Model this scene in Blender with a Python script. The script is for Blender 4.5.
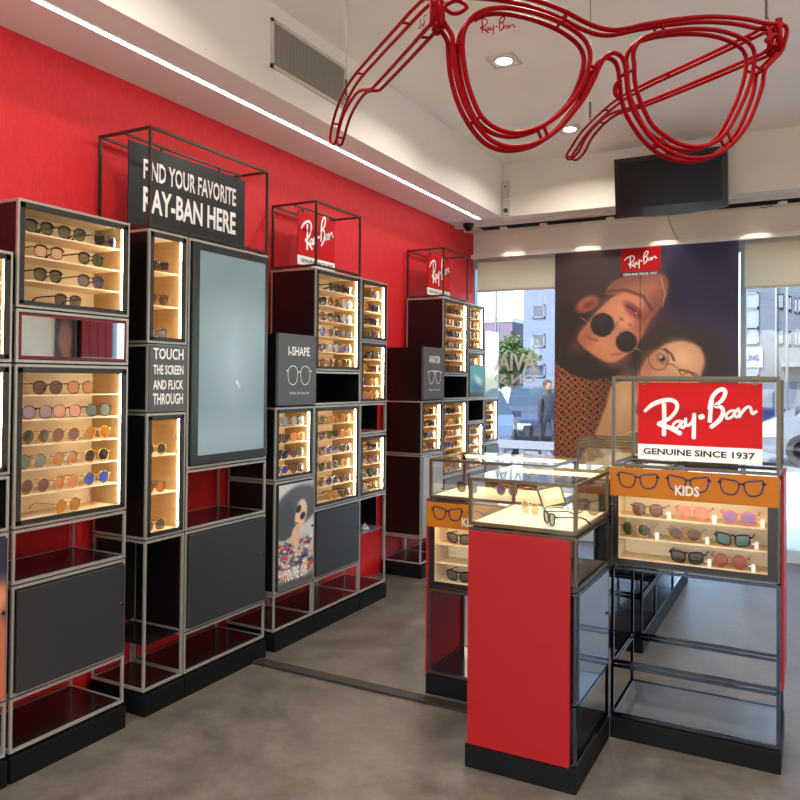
import bpy, math, random
import numpy as np
from mathutils import Matrix, Vector
random.seed(7)
for o in list(bpy.data.objects): bpy.data.objects.remove(o)
scene = bpy.context.scene
COL = scene.collection
# ------------------------------------------------------------------ camera
F_PX, CY = 766.0, 368.8
YAW, PITCH, ROLL, EYE = math.radians(28.29), math.radians(.851), math.radians(.486), 1.45
def cam_rows():
    c, s = math.cos(YAW), math.sin(YAW); A = np.array([[c, s, 0], [0, 0, -1], [-s, c, 0]])
    c, s = math.cos(PITCH), math.sin(PITCH); P = np.array([[1, 0, 0], [0, c, s], [0, -s, c]])
    c, s = math.cos(ROLL), math.sin(ROLL); Q = np.array([[c, -s, 0], [s, c, 0], [0, 0, 1]])
    return Q @ P @ A
CM = cam_rows(); CP = np.array([0, 0, EYE])
cd = bpy.data.cameras.new('camera'); cam = bpy.data.objects.new('camera', cd); COL.objects.link(cam)
m4 = Matrix.Identity(4)
for r in range(3):
    m4[r][0] = CM[0][r]; m4[r][1] = -CM[1][r]; m4[r][2] = -CM[2][r]; m4[r][3] = CP[r]
cam.matrix_world = m4
cd.sensor_width = 36; cd.lens = F_PX * 36 / 800; cd.shift_y = -(400 - CY) / 800; cd.clip_end = 500; cd.clip_start = .05
scene.camera = cam
def ray(x, y): return CM.T @ np.array([(x - 400) / F_PX, (y - CY) / F_PX, 1])
def on(x, y, ax, v):                       # pixel -> point on the plane axis = v
    d = ray(x, y); t = (v - CP[ax]) / d[ax]; return CP + t * d
# ------------------------------------------------------------------ world, sun, exposure
w = bpy.data.worlds.new('sky'); scene.world = w; w.use_nodes = True
nt = w.node_tree; bg = nt.nodes['Background']; sky = nt.nodes.new('ShaderNodeTexSky')
sky.sky_type = 'NISHITA'; sky.sun_disc = False; sky.sun_elevation = math.radians(48); sky.sun_rotation = math.radians(200)
sky.air_density = 1.2; sky.dust_density = 2.5
nt.links.new(sky.outputs[0], bg.inputs[0]); bg.inputs[1].default_value = .75
sd = bpy.data.lights.new('sun', 'SUN'); sd.energy = 6; sd.angle = .01; sd.color = (1, .95, .87)
sun = bpy.data.objects.new('sun', sd); COL.objects.link(sun); sun.rotation_euler = (math.radians(42), 0, math.radians(-25))
vs = scene.view_settings; vs.view_transform = 'Standard'; vs.look = 'None'; vs.gamma = 1; vs.use_curve_mapping = False; vs.exposure = 0.8
SPOT_W, STRIP_E, LED_E = 11.0, 18.0, 24.0
# ------------------------------------------------------------------ materials
def lin(c): return tuple(((v / 255) / 12.92 if v / 255 <= .04045 else ((v / 255 + .055) / 1.055) ** 2.4) for v in c)
MATS = {}
def mat(name, rgb, rough=.5, metal=0., emit=0., alpha=1., coat=0., spec=.5, trans=0.):
    if name in MATS: return MATS[name]
    m = bpy.data.materials.new(name); m.use_nodes = True; MATS[name] = m
    b = m.node_tree.nodes['Principled BSDF']; c = (*lin(rgb), 1)
    b.inputs['Base Color'].default_value = c; b.inputs['Roughness'].default_value = rough; b.inputs['Metallic'].default_value = metal
    b.inputs['Specular IOR Level'].default_value = spec
    b.inputs['Coat Weight'].default_value = coat; b.inputs['Alpha'].default_value = alpha
    b.inputs['Transmission Weight'].default_value = trans
    if emit: b.inputs['Emission Color'].default_value = c; b.inputs['Emission Strength'].default_value = emit
    return m
def nodes(m): return m.node_tree.nodes, m.node_tree.links, m.node_tree.nodes['Principled BSDF']
def noisy(m, rgb2, scale, detail=4, lo=.35, hi=.65, bump=0., stretch=(1, 1, 1), rough_var=0.):
    n, l, b = nodes(m); tc = n.new('ShaderNodeTexCoord'); mp = n.new('ShaderNodeMapping'); mp.inputs['Scale'].default_value = stretch
    nz = n.new('ShaderNodeTexNoise'); nz.inputs['Scale'].default_value = scale; nz.inputs['Detail'].default_value = detail
    cr = n.new('ShaderNodeValToRGB'); cr.color_ramp.elements[0].position = lo; cr.color_ramp.elements[1].position = hi
    cr.color_ramp.elements[0].color = tuple(b.inputs['Base Color'].default_value); cr.color_ramp.elements[1].color = (*lin(rgb2), 1)
    l.new(tc.outputs['Object'], mp.inputs[0]); l.new(mp.outputs[0], nz.inputs['Vector']); l.new(nz.outputs['Fac'], cr.inputs[0]); l.new(cr.outputs[0], b.inputs['Base Color'])
    if bump:
        bp = n.new('ShaderNodeBump'); bp.inputs['Strength'].default_value = bump; bp.inputs['Distance'].default_value = .01
        l.new(nz.outputs['Fac'], bp.inputs['Height']); l.new(bp.outputs[0], b.inputs['Normal'])
    return m
M_chrome = mat('brushed_chrome', (176, 172, 162), .4, .6)
M_darktube = mat('dark_bronze_tube', (84, 77, 67), .35, .85)
M_black = mat('black_panel', (14, 12, 13), .3)
M_plinth = mat('plinth_black', (14, 14, 14), .6, spec=.15)
M_tray = mat('black_tray', (22, 17, 17), .16)
M_bezel = mat('charcoal_bezel', (38, 36, 32), .42)
M_door = mat('charcoal_door', (44, 45, 46), .36)
M_sign = mat('sign_grey', (78, 80, 82), .5)
M_signdark = mat('sign_black', (38, 38, 38), .3)
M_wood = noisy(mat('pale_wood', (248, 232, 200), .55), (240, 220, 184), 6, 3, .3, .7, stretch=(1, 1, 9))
M_sideshade = noisy(mat('shaded_side_wood', (190, 158, 110), .5), (178, 146, 98), 6, 3, .3, .7, stretch=(1, 1, 9))  # case wood painted darker to carry the shade on the side walls
M_shelf = noisy(mat('shelf_wood', (238, 214, 176), .5), (226, 198, 156), 5, 3, .3, .7, stretch=(9, 1, 1))
M_led = mat('led_strip_glow', (255, 238, 210), .5, emit=LED_E)
M_ledwarm = mat('led_bar_warm_glow', (255, 214, 150), .5, emit=12)
M_ledkids = mat('kids_led_glow', (255, 226, 180), .5, emit=7)
M_strip = mat('ceiling_strip_glow', (255, 246, 236), .5, emit=STRIP_E)
M_white = mat('white_paint', (205, 200, 190), .6)
M_ceil = noisy(mat('ceiling_paint', (240, 234, 224), .7), (236, 230, 220), 2)
M_soffit = mat('soffit_paint', (176, 168, 160), .7)
M_wallw = noisy(mat('white_wall_paint', (226, 218, 204), .7), (220, 212, 198), 3)
M_redpanel = mat('red_panel', (150, 12, 18), .5, spec=.3)
M_redsign = mat('red_sign', (186, 2, 12), .5, spec=.2)
M_redglass = mat('red_lacquer', (132, 0, 8), .5, spec=.06)
M_yellow = mat('mustard_panel', (168, 96, 2), .5, spec=.25)
M_navy = mat('navy_print', (34, 26, 66), .5)
M_print = mat('white_print', (238, 236, 232), .5)
M_greyprint = mat('grey_print', (205, 200, 180), .4)
M_blackprint = mat('black_print', (22, 22, 24), .5)
M_knob = mat('black_knob', (10, 10, 10), .3)
M_mirror = mat('mirror_glass', (225, 232, 226), .02, 1.)
M_brass = mat('olive_bronze', (96, 87, 68), .35, .85)
M_deck = mat('cream_deck', (238, 226, 198), .45)
M_rubber = mat('dark_brown_rubber', (36, 28, 22), .6)
M_steelrail = mat('polished_rail', (74, 78, 88), .12, 1.)
M_traygrey = mat('grey_steel_tray', (120, 122, 124), .3, .6)
def glassmat(name, tint=(255, 255, 255), ior=1.):
    m = bpy.data.materials.new(name); m.use_nodes = True; n, l = m.node_tree.nodes, m.node_tree.links; n.clear()
    o = n.new('ShaderNodeOutputMaterial'); mx = n.new('ShaderNodeMixShader'); t = n.new('ShaderNodeBsdfTransparent'); g = n.new('ShaderNodeBsdfGlossy')
    t.inputs[0].default_value = (*lin(tint), 1); g.inputs['Roughness'].default_value = .02
    ge = n.new('ShaderNodeNewGeometry'); dt = n.new('ShaderNodeVectorMath'); dt.operation = 'DOT_PRODUCT'; l.new(ge.outputs['Normal'], dt.inputs[0]); l.new(ge.outputs['Incoming'], dt.inputs[1])
    def mth(op, a, b=None):
        q = n.new('ShaderNodeMath'); q.operation = op
        for i, x in enumerate((a, b)):
            if x is None: continue
            if isinstance(x, (int, float)): q.inputs[i].default_value = x
            else: l.new(x, q.inputs[i])
        return q.outputs[0]
    k = mth('POWER', mth('SUBTRACT', 1., mth('ABSOLUTE', dt.outputs['Value'])), 5.); k = mth('ADD', mth('MULTIPLY', k, .96 * ior), .04 * ior)   # Schlick, thin pane
    l.new(k, mx.inputs[0]); l.new(t.outputs[0], mx.inputs[1]); l.new(g.outputs[0], mx.inputs[2]); l.new(mx.outputs[0], o.inputs[0])
    return m
M_glass = glassmat('clear_glass', (252, 254, 252), .7); M_winglass = glassmat('window_glass', (230, 234, 237))
# red textured wall covering
M_redwall = mat('red_wallcovering', (206, 18, 28), .62)
n_, l_, b_ = nodes(M_redwall)
tc = n_.new('ShaderNodeTexCoord'); br = n_.new('ShaderNodeTexBrick'); mp = n_.new('ShaderNodeMapping')
mp.inputs['Rotation'].default_value = (math.pi / 2, 0, math.pi / 2)
sx = n_.new('ShaderNodeSeparateXYZ'); cb = n_.new('ShaderNodeCombineXYZ')
l_.new(tc.outputs['Object'], sx.inputs[0]); l_.new(sx.outputs[2], cb.inputs[0]); l_.new(sx.outputs[1], cb.inputs[1])
l_.new(cb.outputs[0], br.inputs['Vector'])
br.inputs['Scale'].default_value = 14; br.inputs['Mortar Size'].default_value = .02; br.inputs['Row Height'].default_value = .22; br.inputs['Mortar Smooth'].default_value = 1
br.inputs['Color1'].default_value = (*lin((212, 19, 30)), 1); br.inputs['Color2'].default_value = (*lin((200, 16, 27)), 1); br.inputs['Mortar'].default_value = (*lin((186, 14, 24)), 1)
l_.new(br.outputs['Color'], b_.inputs['Base Color'])
bp = n_.new('ShaderNodeBump'); bp.inputs['Strength'].default_value = .25; bp.inputs['Distance'].default_value = .004; bp.invert = True
l_.new(br.outputs['Fac'], bp.inputs['Height']); l_.new(bp.outputs[0], b_.inputs['Normal'])
# concrete-look vinyl floor
M_floor = mat('concrete_vinyl_floor', (100, 94, 87), .36)
n_, l_, b_ = nodes(M_floor); tc = n_.new('ShaderNodeTexCoord')
na = n_.new('ShaderNodeTexNoise'); na.inputs['Scale'].default_value = 5.5; na.inputs['Detail'].default_value = 12; na.inputs['Roughness'].default_value = .65
nb = n_.new('ShaderNodeTexNoise'); nb.inputs['Scale'].default_value = 38; nb.inputs['Detail'].default_value = 3
cr = n_.new('ShaderNodeValToRGB'); e = cr.color_ramp.elements; e[0].position = .3; e[0].color = (*lin((72, 65, 58)), 1); e[1].position = .72; e[1].color = (*lin((106, 98, 88)), 1)
mx = n_.new('ShaderNodeMixRGB'); mx.blend_type = 'OVERLAY'; mx.inputs[0].default_value = .3
l_.new(tc.outputs['Object'], na.inputs['Vector']); l_.new(tc.outputs['Object'], nb.inputs['Vector']); l_.new(na.outputs['Fac'], cr.inputs[0])
l_.new(cr.outputs[0], mx.inputs[1]); l_.new(nb.outputs['Fac'], mx.inputs[2]); l_.new(mx.outputs[0], b_.inputs['Base Color'])
mr = n_.new('ShaderNodeMapRange'); mr.inputs['To Min'].default_value = .3; mr.inputs['To Max'].default_value = .48
l_.new(na.outputs['Fac'], mr.inputs[0]); l_.new(mr.outputs[0], b_.inputs['Roughness'])
# roller blind cloth
M_blind = noisy(mat('blind_cloth', (226, 216, 198), .8), (218, 208, 190), 60, 2, .3, .7, stretch=(1, 1, 6))
n_, l_, b_ = nodes(M_blind)
tl_ = n_.new('ShaderNodeBsdfTranslucent'); tl_.inputs[0].default_value = (*lin((236, 224, 200)), 1); mx_ = n_.new('ShaderNodeMixShader'); mx_.inputs[0].default_value = .55
l_.new(b_.outputs[0], mx_.inputs[1]); l_.new(tl_.outputs[0], mx_.inputs[2]); l_.new(mx_.outputs[0], n_['Material Output'].inputs[0])
# vertex-colour print
def printmat(name, rough=.45, emit=0.):
    m = bpy.data.materials.new(name); m.use_nodes = True; n, l, b = nodes(m); a = n.new('ShaderNodeAttribute'); a.attribute_name = 'Col'
    l.new(a.outputs['Color'], b.inputs['Base Color']); b.inputs['Roughness'].default_value = rough
    if emit: l.new(a.outputs['Color'], b.inputs['Emission Color']); b.inputs['Emission Strength'].default_value = emit
    return m
M_poster = printmat('poster_print', .5); M_screenprint = printmat('screen_painted_sheen', .2, .2)
# ------------------------------------------------------------------ mesh helpers
BASE = {}
def thing(name, label, cat, loc=(0, 0, 0), group=None):
    o = bpy.data.objects.new(name, None); COL.objects.link(o); o.location = loc; o.empty_display_size = .1
    o['label'] = label; o['category'] = cat
    if group: o['group'] = group
    BASE[o.name] = Vector(loc); return o
def tag(o, label, cat, group=None):
    o['label'] = label; o['category'] = cat
    if group: o['group'] = group
    return o
class MB:
    def __init__(s): s.v = []; s.f = []; s.m = []
    def face(s, idx, m=0): s.f.append(idx); s.m.append(m)
    def box(s, x0, x1, y0, y1, z0, z1, m=0):
        x0, x1 = min(x0, x1), max(x0, x1); y0, y1 = min(y0, y1), max(y0, y1); z0, z1 = min(z0, z1), max(z0, z1)
        k = len(s.v); s.v += [(x0, y0, z0), (x1, y0, z0), (x1, y1, z0), (x0, y1, z0), (x0, y0, z1), (x1, y0, z1), (x1, y1, z1), (x0, y1, z1)]
        for q in ((0, 3, 2, 1), (4, 5, 6, 7), (0, 1, 5, 4), (1, 2, 6, 5), (2, 3, 7, 6), (3, 0, 4, 7)): s.face([k + i for i in q], m)
        return s
    def prism(s, pts, d, m=0):            # polygon pts (3-D, planar) extruded by vector d
        k = len(s.v); n = len(pts); d = Vector(d)
        s.v += [tuple(p) for p in pts] + [tuple(Vector(p) + d) for p in pts]
        s.face(list(range(k, k + n))[::-1], m); s.face(list(range(k + n, k + 2 * n)), m)
        for i in range(n): j = (i + 1) % n; s.face([k + i, k + j, k + n + j, k + n + i], m)
        return s
    def tube(s, pts, r, n=8, closed=False, m=0):
        P = [Vector(p) for p in pts]; N = len(P); k = len(s.v); prev = None
        rr = r if hasattr(r, '__len__') else [r] * N
        for i, p in enumerate(P):
            a = P[i - 1] if (i or closed) else p; b = P[(i + 1) % N] if (i < N - 1 or closed) else p
            t = (b - a).normalized() if (b - a).length > 1e-9 else Vector((0, 0, 1))
            if prev is None: u = t.orthogonal().normalized()
            else:
                u = prev - t * prev.dot(t); u = u.normalized() if u.length > 1e-6 else t.orthogonal().normalized()
            prev = u; w_ = t.cross(u)
            for j in range(n):
                an = 2 * math.pi * j / n + math.pi / n; s.v.append(tuple(p + (u * math.cos(an) + w_ * math.sin(an)) * rr[i]))
        for i in range(N if closed else N - 1):
            a = k + i * n; b = k + ((i + 1) % N) * n
            for j in range(n): s.face([a + j, a + (j + 1) % n, b + (j + 1) % n, b + j], m)
        if not closed: s.face([k + j for j in range(n)][::-1], m); s.face([k + (N - 1) * n + j for j in range(n)], m)
        return s
    def lathe(s, c, prof, n=16, axis='z', m=0):
        k = len(s.v); c = Vector(c)
        for r, h in prof:
            for j in range(n):
                a = 2 * math.pi * j / n; x, y = r * math.cos(a), r * math.sin(a)
                p = {'z': (x, y, h), 'y': (x, h, y), 'x': (h, x, y)}[axis]; s.v.append(tuple(c + Vector(p)))
        for i in range(len(prof) - 1):
            for j in range(n): s.face([k + i * n + j, k + i * n + (j + 1) % n, k + (i + 1) * n + (j + 1) % n, k + (i + 1) * n + j], m)
        s.face([k + j for j in range(n)], m); s.face([k + (len(prof) - 1) * n + j for j in range(n)], m)
        return s
    def build(s, name, mats, parent=None, smooth=False, base=None):
        me = bpy.data.meshes.new(name)
        if not isinstance(mats, (list, tuple)): mats = [mats]
        b = base
        if b is None:
            q = parent
            while q is not None and q.name not in BASE: q = q.parent
            b = BASE[q.name] if q is not None else Vector((0, 0, 0))
        b = Vector(b)
        me.from_pydata([tuple(Vector(p) - b) for p in s.v], [], s.f); me.polygons.foreach_set('material_index', s.m)
        for x in mats: me.materials.append(x)
        if smooth: me.polygons.foreach_set('use_smooth', [True] * len(s.f))
        me.update()
        o = bpy.data.objects.new(name, me); COL.objects.link(o)
        if parent: o.parent = parent
        elif base is not None: o.location = b
        return o
def bx(name, x0, x1, y0, y1, z0, z1, m, parent=None, bevel=0):
    o = MB().box(x0, x1, y0, y1, z0, z1).build(name, m, parent, base=None if parent else ((x0 + x1) / 2, (y0 + y1) / 2, min(z0, z1)))
    if bevel:
        md = o.modifiers.new('bevel', 'BEVEL'); md.width = bevel; md.segments = 2
    return o
def struct(o): o['kind'] = 'structure'; return o
def smooth_path(pts, n=6, closed=False):
    P = [np.array(p, float) for p in pts]; N = len(P); out = []
    for i in range(N if closed else N - 1):
        p0 = P[i - 1] if (i > 0 or closed) else P[0]; p1 = P[i]; p2 = P[(i + 1) % N]; p3 = P[(i + 2) % N] if (i + 2 < N or closed) else P[-1]
        for k in range(n):
            t = k / n; out.append(.5 * ((2 * p1) + (-p0 + p2) * t + (2 * p0 - 5 * p1 + 4 * p2 - p3) * t * t + (-p0 + 3 * p1 - 3 * p2 + p3) * t ** 3))
    if not closed: out.append(P[-1])
    return [tuple(p) for p in out]
class Plane2:                              # a flat sheet in space: origin + u * x + v * y + n * d
    def __init__(s, o, u, v, n): s.o, s.u, s.v, s.n = Vector(o), Vector(u), Vector(v), Vector(n)
    def p(s, x, y, d=0): return tuple(s.o + s.u * x + s.v * y + s.n * d)
def ribbon(mb, pl, pts, wd, d=.001, closed=False, m=0):
    N = len(pts); L = []
    for i in range(N):
        a = pts[i - 1] if (i or closed) else pts[i]; b = pts[(i + 1) % N] if (i < N - 1 or closed) else pts[i]
        tx, ty = b[0] - a[0], b[1] - a[1]; q = math.hypot(tx, ty) or 1; nx, ny = -ty / q, tx / q
        h = (wd[i] if hasattr(wd, '__len__') else wd) / 2
        L.append(((pts[i][0] + nx * h, pts[i][1] + ny * h), (pts[i][0] - nx * h, pts[i][1] - ny * h)))
    k = len(mb.v)
    for a, b in L: mb.v += [pl.p(*a, d), pl.p(*b, d)]
    for i in range(N if closed else N - 1):
        j = (i + 1) % N; mb.face([k + 2 * i, k + 2 * i + 1, k + 2 * j + 1, k + 2 * j], m)
def text_mesh(mb, pl, body, x, y, width, height, d=.0012, bold=.0, m=0, mirror=False):   # text fitted in a box, lower-left x, y
    cu = bpy.data.curves.new('t', 'FONT'); cu.body = body; cu.offset = bold; cu.resolution_u = 2
    ob = bpy.data.objects.new('t', cu); COL.objects.link(ob)
    me = bpy.data.meshes.new_from_object(ob)
    V = np.array([v.co[:] for v in me.vertices]); lo = V.min(0); hi = V.max(0); k = len(mb.v)
    for v in V:
        fx = (v[0] - lo[0]) / (hi[0] - lo[0]); fx = 1 - fx if mirror else fx
        mb.v.append(pl.p(x + fx * width, y + (v[1] - lo[1]) / (hi[1] - lo[1]) * height, d))
    for p in me.polygons: mb.face([k + i for i in p.vertices], m)
    bpy.data.objects.remove(ob); bpy.data.meshes.remove(me); bpy.data.curves.remove(cu)
def text_part(par, pl, body, x, y, w_, h_, m, d=.0008, bold=.015, name='lettering'):
    b = MB(); text_mesh(b, pl, body, x, y, w_, h_, d, bold); return b.build(name, m, par)
# script logo strokes, in units of the sign's width (x) with y up, traced once
LOGO = [([(72, 195), (110, 160), (165, 136), (215, 130), (246, 146), (250, 178), (225, 218), (188, 248), (146, 268), (205, 284), (264, 314)], (14, 20, 20, 19, 18, 17, 17, 17, 16, 20, 22)),
        ([(178, 158), (180, 240), (178, 324)], (20, 20, 19)),
        ([(282, 250), (254, 248), (230, 268), (234, 290), (258, 280), (272, 258)], 12), ([(278, 248), (272, 276), (284, 284), (298, 266)], 12),
        ([(298, 236), (298, 262), (312, 270), (334, 250), (344, 214)], 14), ([(344, 210), (343, 270), (342, 334)], (18, 18, 19)),
        ([(381, 221), (386, 219)], 24),
        ([(438, 128), (432, 185), (428, 240)], (18, 18, 19)),
        ([(424, 172), (440, 112), (472, 74), (500, 68), (508, 90), (490, 128), (456, 158), (486, 164), (498, 190), (480, 234), (438, 272)], (14, 18, 20, 20, 18, 17, 15, 17, 19, 20, 18)),
        ([(564, 182), (536, 184), (514, 206), (520, 226), (544, 214), (556, 194)], 12), ([(562, 182), (558, 208), (570, 216), (580, 204)], 12),
        ([(576, 172), (582, 192), (584, 212)], 13), ([(584, 208), (602, 180), (624, 160), (638, 164), (643, 184), (650, 196), (666, 184)], 13)]
def logo(mb, pl, x, y, width, d=.001, m=0, bold=1., ysc=1.):     # x, y: lower-left of the logo; width: its width
    s = width / 600
    for pts, wd in LOGO:
        q = [((p[0] - 68) * s + x, (334 - p[1]) * s * ysc + y) for p in pts]
        sp = smooth_path(q, 5); W = wd if hasattr(wd, '__len__') else [wd] * len(q)
        ws = [np.interp(i / 5, range(len(W)), W) * s * bold for i in range(len(sp))]
        for end in (0, 1):                                    # rounded stroke ends
            sp, ws = sp[::-1], ws[::-1]; (ax, ay), (bx_, by) = sp[-2], sp[-1]; L = math.hypot(bx_ - ax, by - ay) or 1; w0 = ws[-1]
            for k, f in ((.25, .97), (.4, .8), (.5, .35)): sp = sp + [(bx_ + (bx_ - ax) / L * w0 * k, by + (by - ay) / L * w0 * k)]; ws = list(ws) + [w0 * f]
        ribbon(mb, pl, sp, ws, d, m=m); d += .0003
# painted prints -------------------------------------------------------
def pip(px, py, poly):
    inside = np.zeros(px.shape, bool); n = len(poly)
    for i in range(n):
        x1, y1 = poly[i]; x2, y2 = poly[(i + 1) % n]
        c = ((y1 > py) != (y2 > py)); xi = (x2 - x1) * (py - y1) / ((y2 - y1) or 1e-9) + x1
        inside ^= c & (px < xi)
    return inside
def segdist(px, py, pts, closed=True):
    d = np.full(px.shape, 1e9); n = len(pts)
    for i in range(n if closed else n - 1):
        x1, y1 = pts[i]; x2, y2 = pts[(i + 1) % n]; L = (x2 - x1) ** 2 + (y2 - y1) ** 2 or 1e-9
        t = np.clip(((px - x1) * (x2 - x1) + (py - y1) * (y2 - y1)) / L, 0, 1)
        d = np.minimum(d, np.hypot(px - x1 - t * (x2 - x1), py - y1 - t * (y2 - y1)))
    return d
class Paint:
    def __init__(s, X, Y, bgc): s.x, s.y = X, Y; s.c = np.zeros(X.shape + (3,)); s.c[:] = bgc
    def put(s, mask, col):
        a = np.clip(mask, 0, 1)[..., None]; s.c = s.c * (1 - a) + np.array(col, float) * a
    def poly(s, pts, col, soft=2., smooth=True, k=1.):
        P = smooth_path(pts, 4, True) if smooth else pts
        d = segdist(s.x, s.y, P); d = np.where(pip(s.x, s.y, P), d, -d); s.put(k * (.5 + d / (2 * soft)), col)
    def ell(s, cx, cy, rx, ry, rot, col, soft=.15, k=1.):
        a = math.radians(rot); dx, dy = s.x - cx, s.y - cy
        r = np.hypot((dx * math.cos(a) + dy * math.sin(a)) / rx, (-dx * math.sin(a) + dy * math.cos(a)) / ry); s.put(k * (.5 + (1 - r) / (2 * soft)), col)
    def line(s, pts, wd, col, closed=False, soft=.6, k=1.):
        s.put(k * (.5 + (wd / 2 - segdist(s.x, s.y, pts, closed)) / (2 * soft)), col)
def print_mesh(name, pl, w_, h_, nx, ny, fn, m, parent, d=.001):
    gx, gy = np.meshgrid(np.linspace(0, 1, nx), np.linspace(0, 1, ny))
    c = np.clip(fn(gx, gy), 0, 255) / 255; c = np.where(c <= .04045, c / 12.92, ((c + .055) / 1.055) ** 2.4)
    mb = MB(); mb.v = [pl.p(x * w_, (1 - y) * h_, d) for x, y in zip(gx.ravel(), gy.ravel())]
    for j in range(ny - 1):
        for i in range(nx - 1): a = j * nx + i; mb.face([a, a + nx, a + nx + 1, a + 1])
    o = mb.build(name, m, parent); at = o.data.color_attributes.new('Col', 'FLOAT_COLOR', 'POINT')
    at.data.foreach_set('color', np.concatenate([c.reshape(-1, 3), np.ones((nx * ny, 1))], 1).ravel()); return o
# ------------------------------------------------------------------ room shell
XW, XB, ZS, ZC, YU, YB, YWIN = -2.87, -2.35, 2.86, 3.31, 6.2, 6.8, 7.0
XR, YF = 3.0, -3.4
struct(bx('floor', XW - .3, XR + .3, YF - .3, YWIN + .12, -.12, 0, M_floor))
struct(bx('wall_left', XW - .12, XW, YF, 6.8, 0, ZS, M_redwall))
struct(bx('ceiling', XB, XR + .2, YF - .2, YU, ZC, ZC + .15, M_ceil))
struct(bx('trim_1', XW - .15, XB, YF - .2, YU, ZS, ZC + .15, [M_ceil]))          # left bulkhead
struct(bx('trim_2', XW - .15, XR + .2, YU, YWIN + .1, ZS, ZC + .15, M_wallw))     # block over the window
struct(bx('trim_3', XW - .1, XR, YB, YWIN + .1, 2.635, ZS, M_wallw))              # lintel band
struct(bx('wall_right', XR, XR + .15, YF - .2, YWIN + .1, 0, ZC, M_wallw))
struct(bx('wall_front', XW - .15, XR + .2, YF - .2, YF, 2.7, ZC, M_wallw))
struct(bx('trim_4', XW - .7, XW - .12, 6.72, YWIN + .1, 0, 3, M_wallw))           # return behind the red wall
# floor threshold strip
t = bx('trim_5', -2.54, -1.05, 3.10, 3.165, 0, .012, M_rubber); struct(t)
t = bx('trim_6', -1.05, -.74, 3.18, 3.2, 0, .006, M_rubber); struct(t)
# shop window
def window(name, x0, x1, mull, YWIN=YWIN):
    r = bpy.data.objects.new(name, None); COL.objects.link(r); r['kind'] = 'structure'; BASE[name] = Vector((0, 0, 0))
    fm = mat('window_frame_paint', (176, 190, 202), .4)
    f = MB().box(x0, x1, YWIN - .03, YWIN + .05, 0, .1).box(x0, x1, YWIN - .03, YWIN + .05, 2.55, 2.7)
    for x in mull: f.box(x - .02, x + .02, YWIN - .03, YWIN + .05, .1, 2.55)
    f.build('window_frame', fm, r)
    for a, b in zip(mull[:-1], mull[1:]): MB().box(a + .02, b - .02, YWIN + .005, YWIN + .015, .1, 2.55).build('window_pane', M_winglass, r)
    return r
window('window_1', XW - .1, XR, [XW - .07, -.505, 1.2, XR - .03])
window('window_2', XW - .1, XR, [XW - .07, -1.4, .2, 1.6, XR - .03], YF - .1)  # unseen glazing behind the camera, added to let daylight in
# lit strip in the soffit
t = thing('ceiling_light_strip', 'long white light strip set in the grey soffit over the red wall', 'light strip', (-2.548, YF, ZS))
MB().box(-2.575, -2.521, YF + .1, 6.17, ZS - .004, ZS).build('housing', M_white, t)
MB().box(-2.557, -2.539, YF + .12, 6.16, ZS - .007, ZS - .003).build('diffuser', M_strip, t)
# downlights: square trims with a round lamp
def downlight(x, y, lab, power=SPOT_W, grp=None):
    t = thing('downlight', lab, 'ceiling light', (x, y, ZC), grp)
    f = MB(); a, b = .085, .062
    for q in ((-a, a, -a, -b), (-a, a, b, a), (-a, -b, -b, b), (b, a, -b, b)): f.box(x + q[0], x + q[1], y + q[2], y + q[3], ZC - .008, ZC)
    f.build('square_trim', M_white, t)
    MB().lathe((x, y, ZC), [(.06, -.006), (.06, -.001), (.03, -.001)], 20).build('reflector', M_chrome, t)
    MB().lathe((x, y, ZC), [(.045, -.009), (.045, -.006)], 20).build('lamp', mat('lamp_glow', (255, 244, 226), .5, emit=12), t)
    L = bpy.data.lights.new('downlight_light', 'AREA'); L.shape = 'DISK'; L.size = .12; L.energy = power; L.color = (1, .95, .88); L.spread = math.radians(150)
    lo = bpy.data.objects.new('downlight_light', L); COL.objects.link(lo); lo.parent = t; lo.location = (0, 0, -.03)
downlight(-1.575, 4.166, 'square recessed ceiling light seen through the hanging glasses lens')
downlight(-1.57, 5.52, 'square recessed ceiling light next to the television')
for x in (-.7, .8, 2.2):  # out-of-view downlights from here on, added to light the room evenly
    for y in (2.6, .6, -1.4): downlight(x, y, 'added unseen square ceiling light over the open shop floor', SPOT_W, 'added downlights over the shop floor')
for y in (1.9, -.2, -2.2): downlight(-1.6, y, 'added unseen square ceiling light in the row along the bulkhead', SPOT_W, 'added downlights along the bulkhead')
for x in (.8, 2.2): downlight(x, 4.9, 'added unseen square ceiling light near the shop window', SPOT_W, 'added downlights near the window')
# air vent in the bulkhead
t = thing('air_vent', 'grey louvred air vent in the white ceiling bulkhead', 'vent', (XB, 3.33, 2.97))
f = MB(); y0, y1, z0, z1 = 2.99, 3.67, 2.985, 3.23
for q in ((y0, y1, z0, z0 + .018), (y0, y1, z1 - .018, z1), (y0, y0 + .018, z0, z1), (y1 - .018, y1, z0, z1)): f.box(XB, XB + .012, *q)
f.build('vent_frame', M_white, t)
MB().box(XB, XB + .002, y0 + .018, y1 - .018, z0 + .018, z1 - .018).build('vent_backing', mat('vent_shadow_grey', (70, 66, 58), .7), t)
f = MB(); k = 44
for i in range(k):
    yy = y0 + .02 + (y1 - y0 - .04) * i / (k - 1); f.box(XB + .002, XB + .009, yy - .003, yy + .003, z0 + .018, z1 - .018)
o = f.build('louvre', mat('vent_grey', (168, 160, 144), .6), t); o['kind'] = 'stuff'
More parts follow.
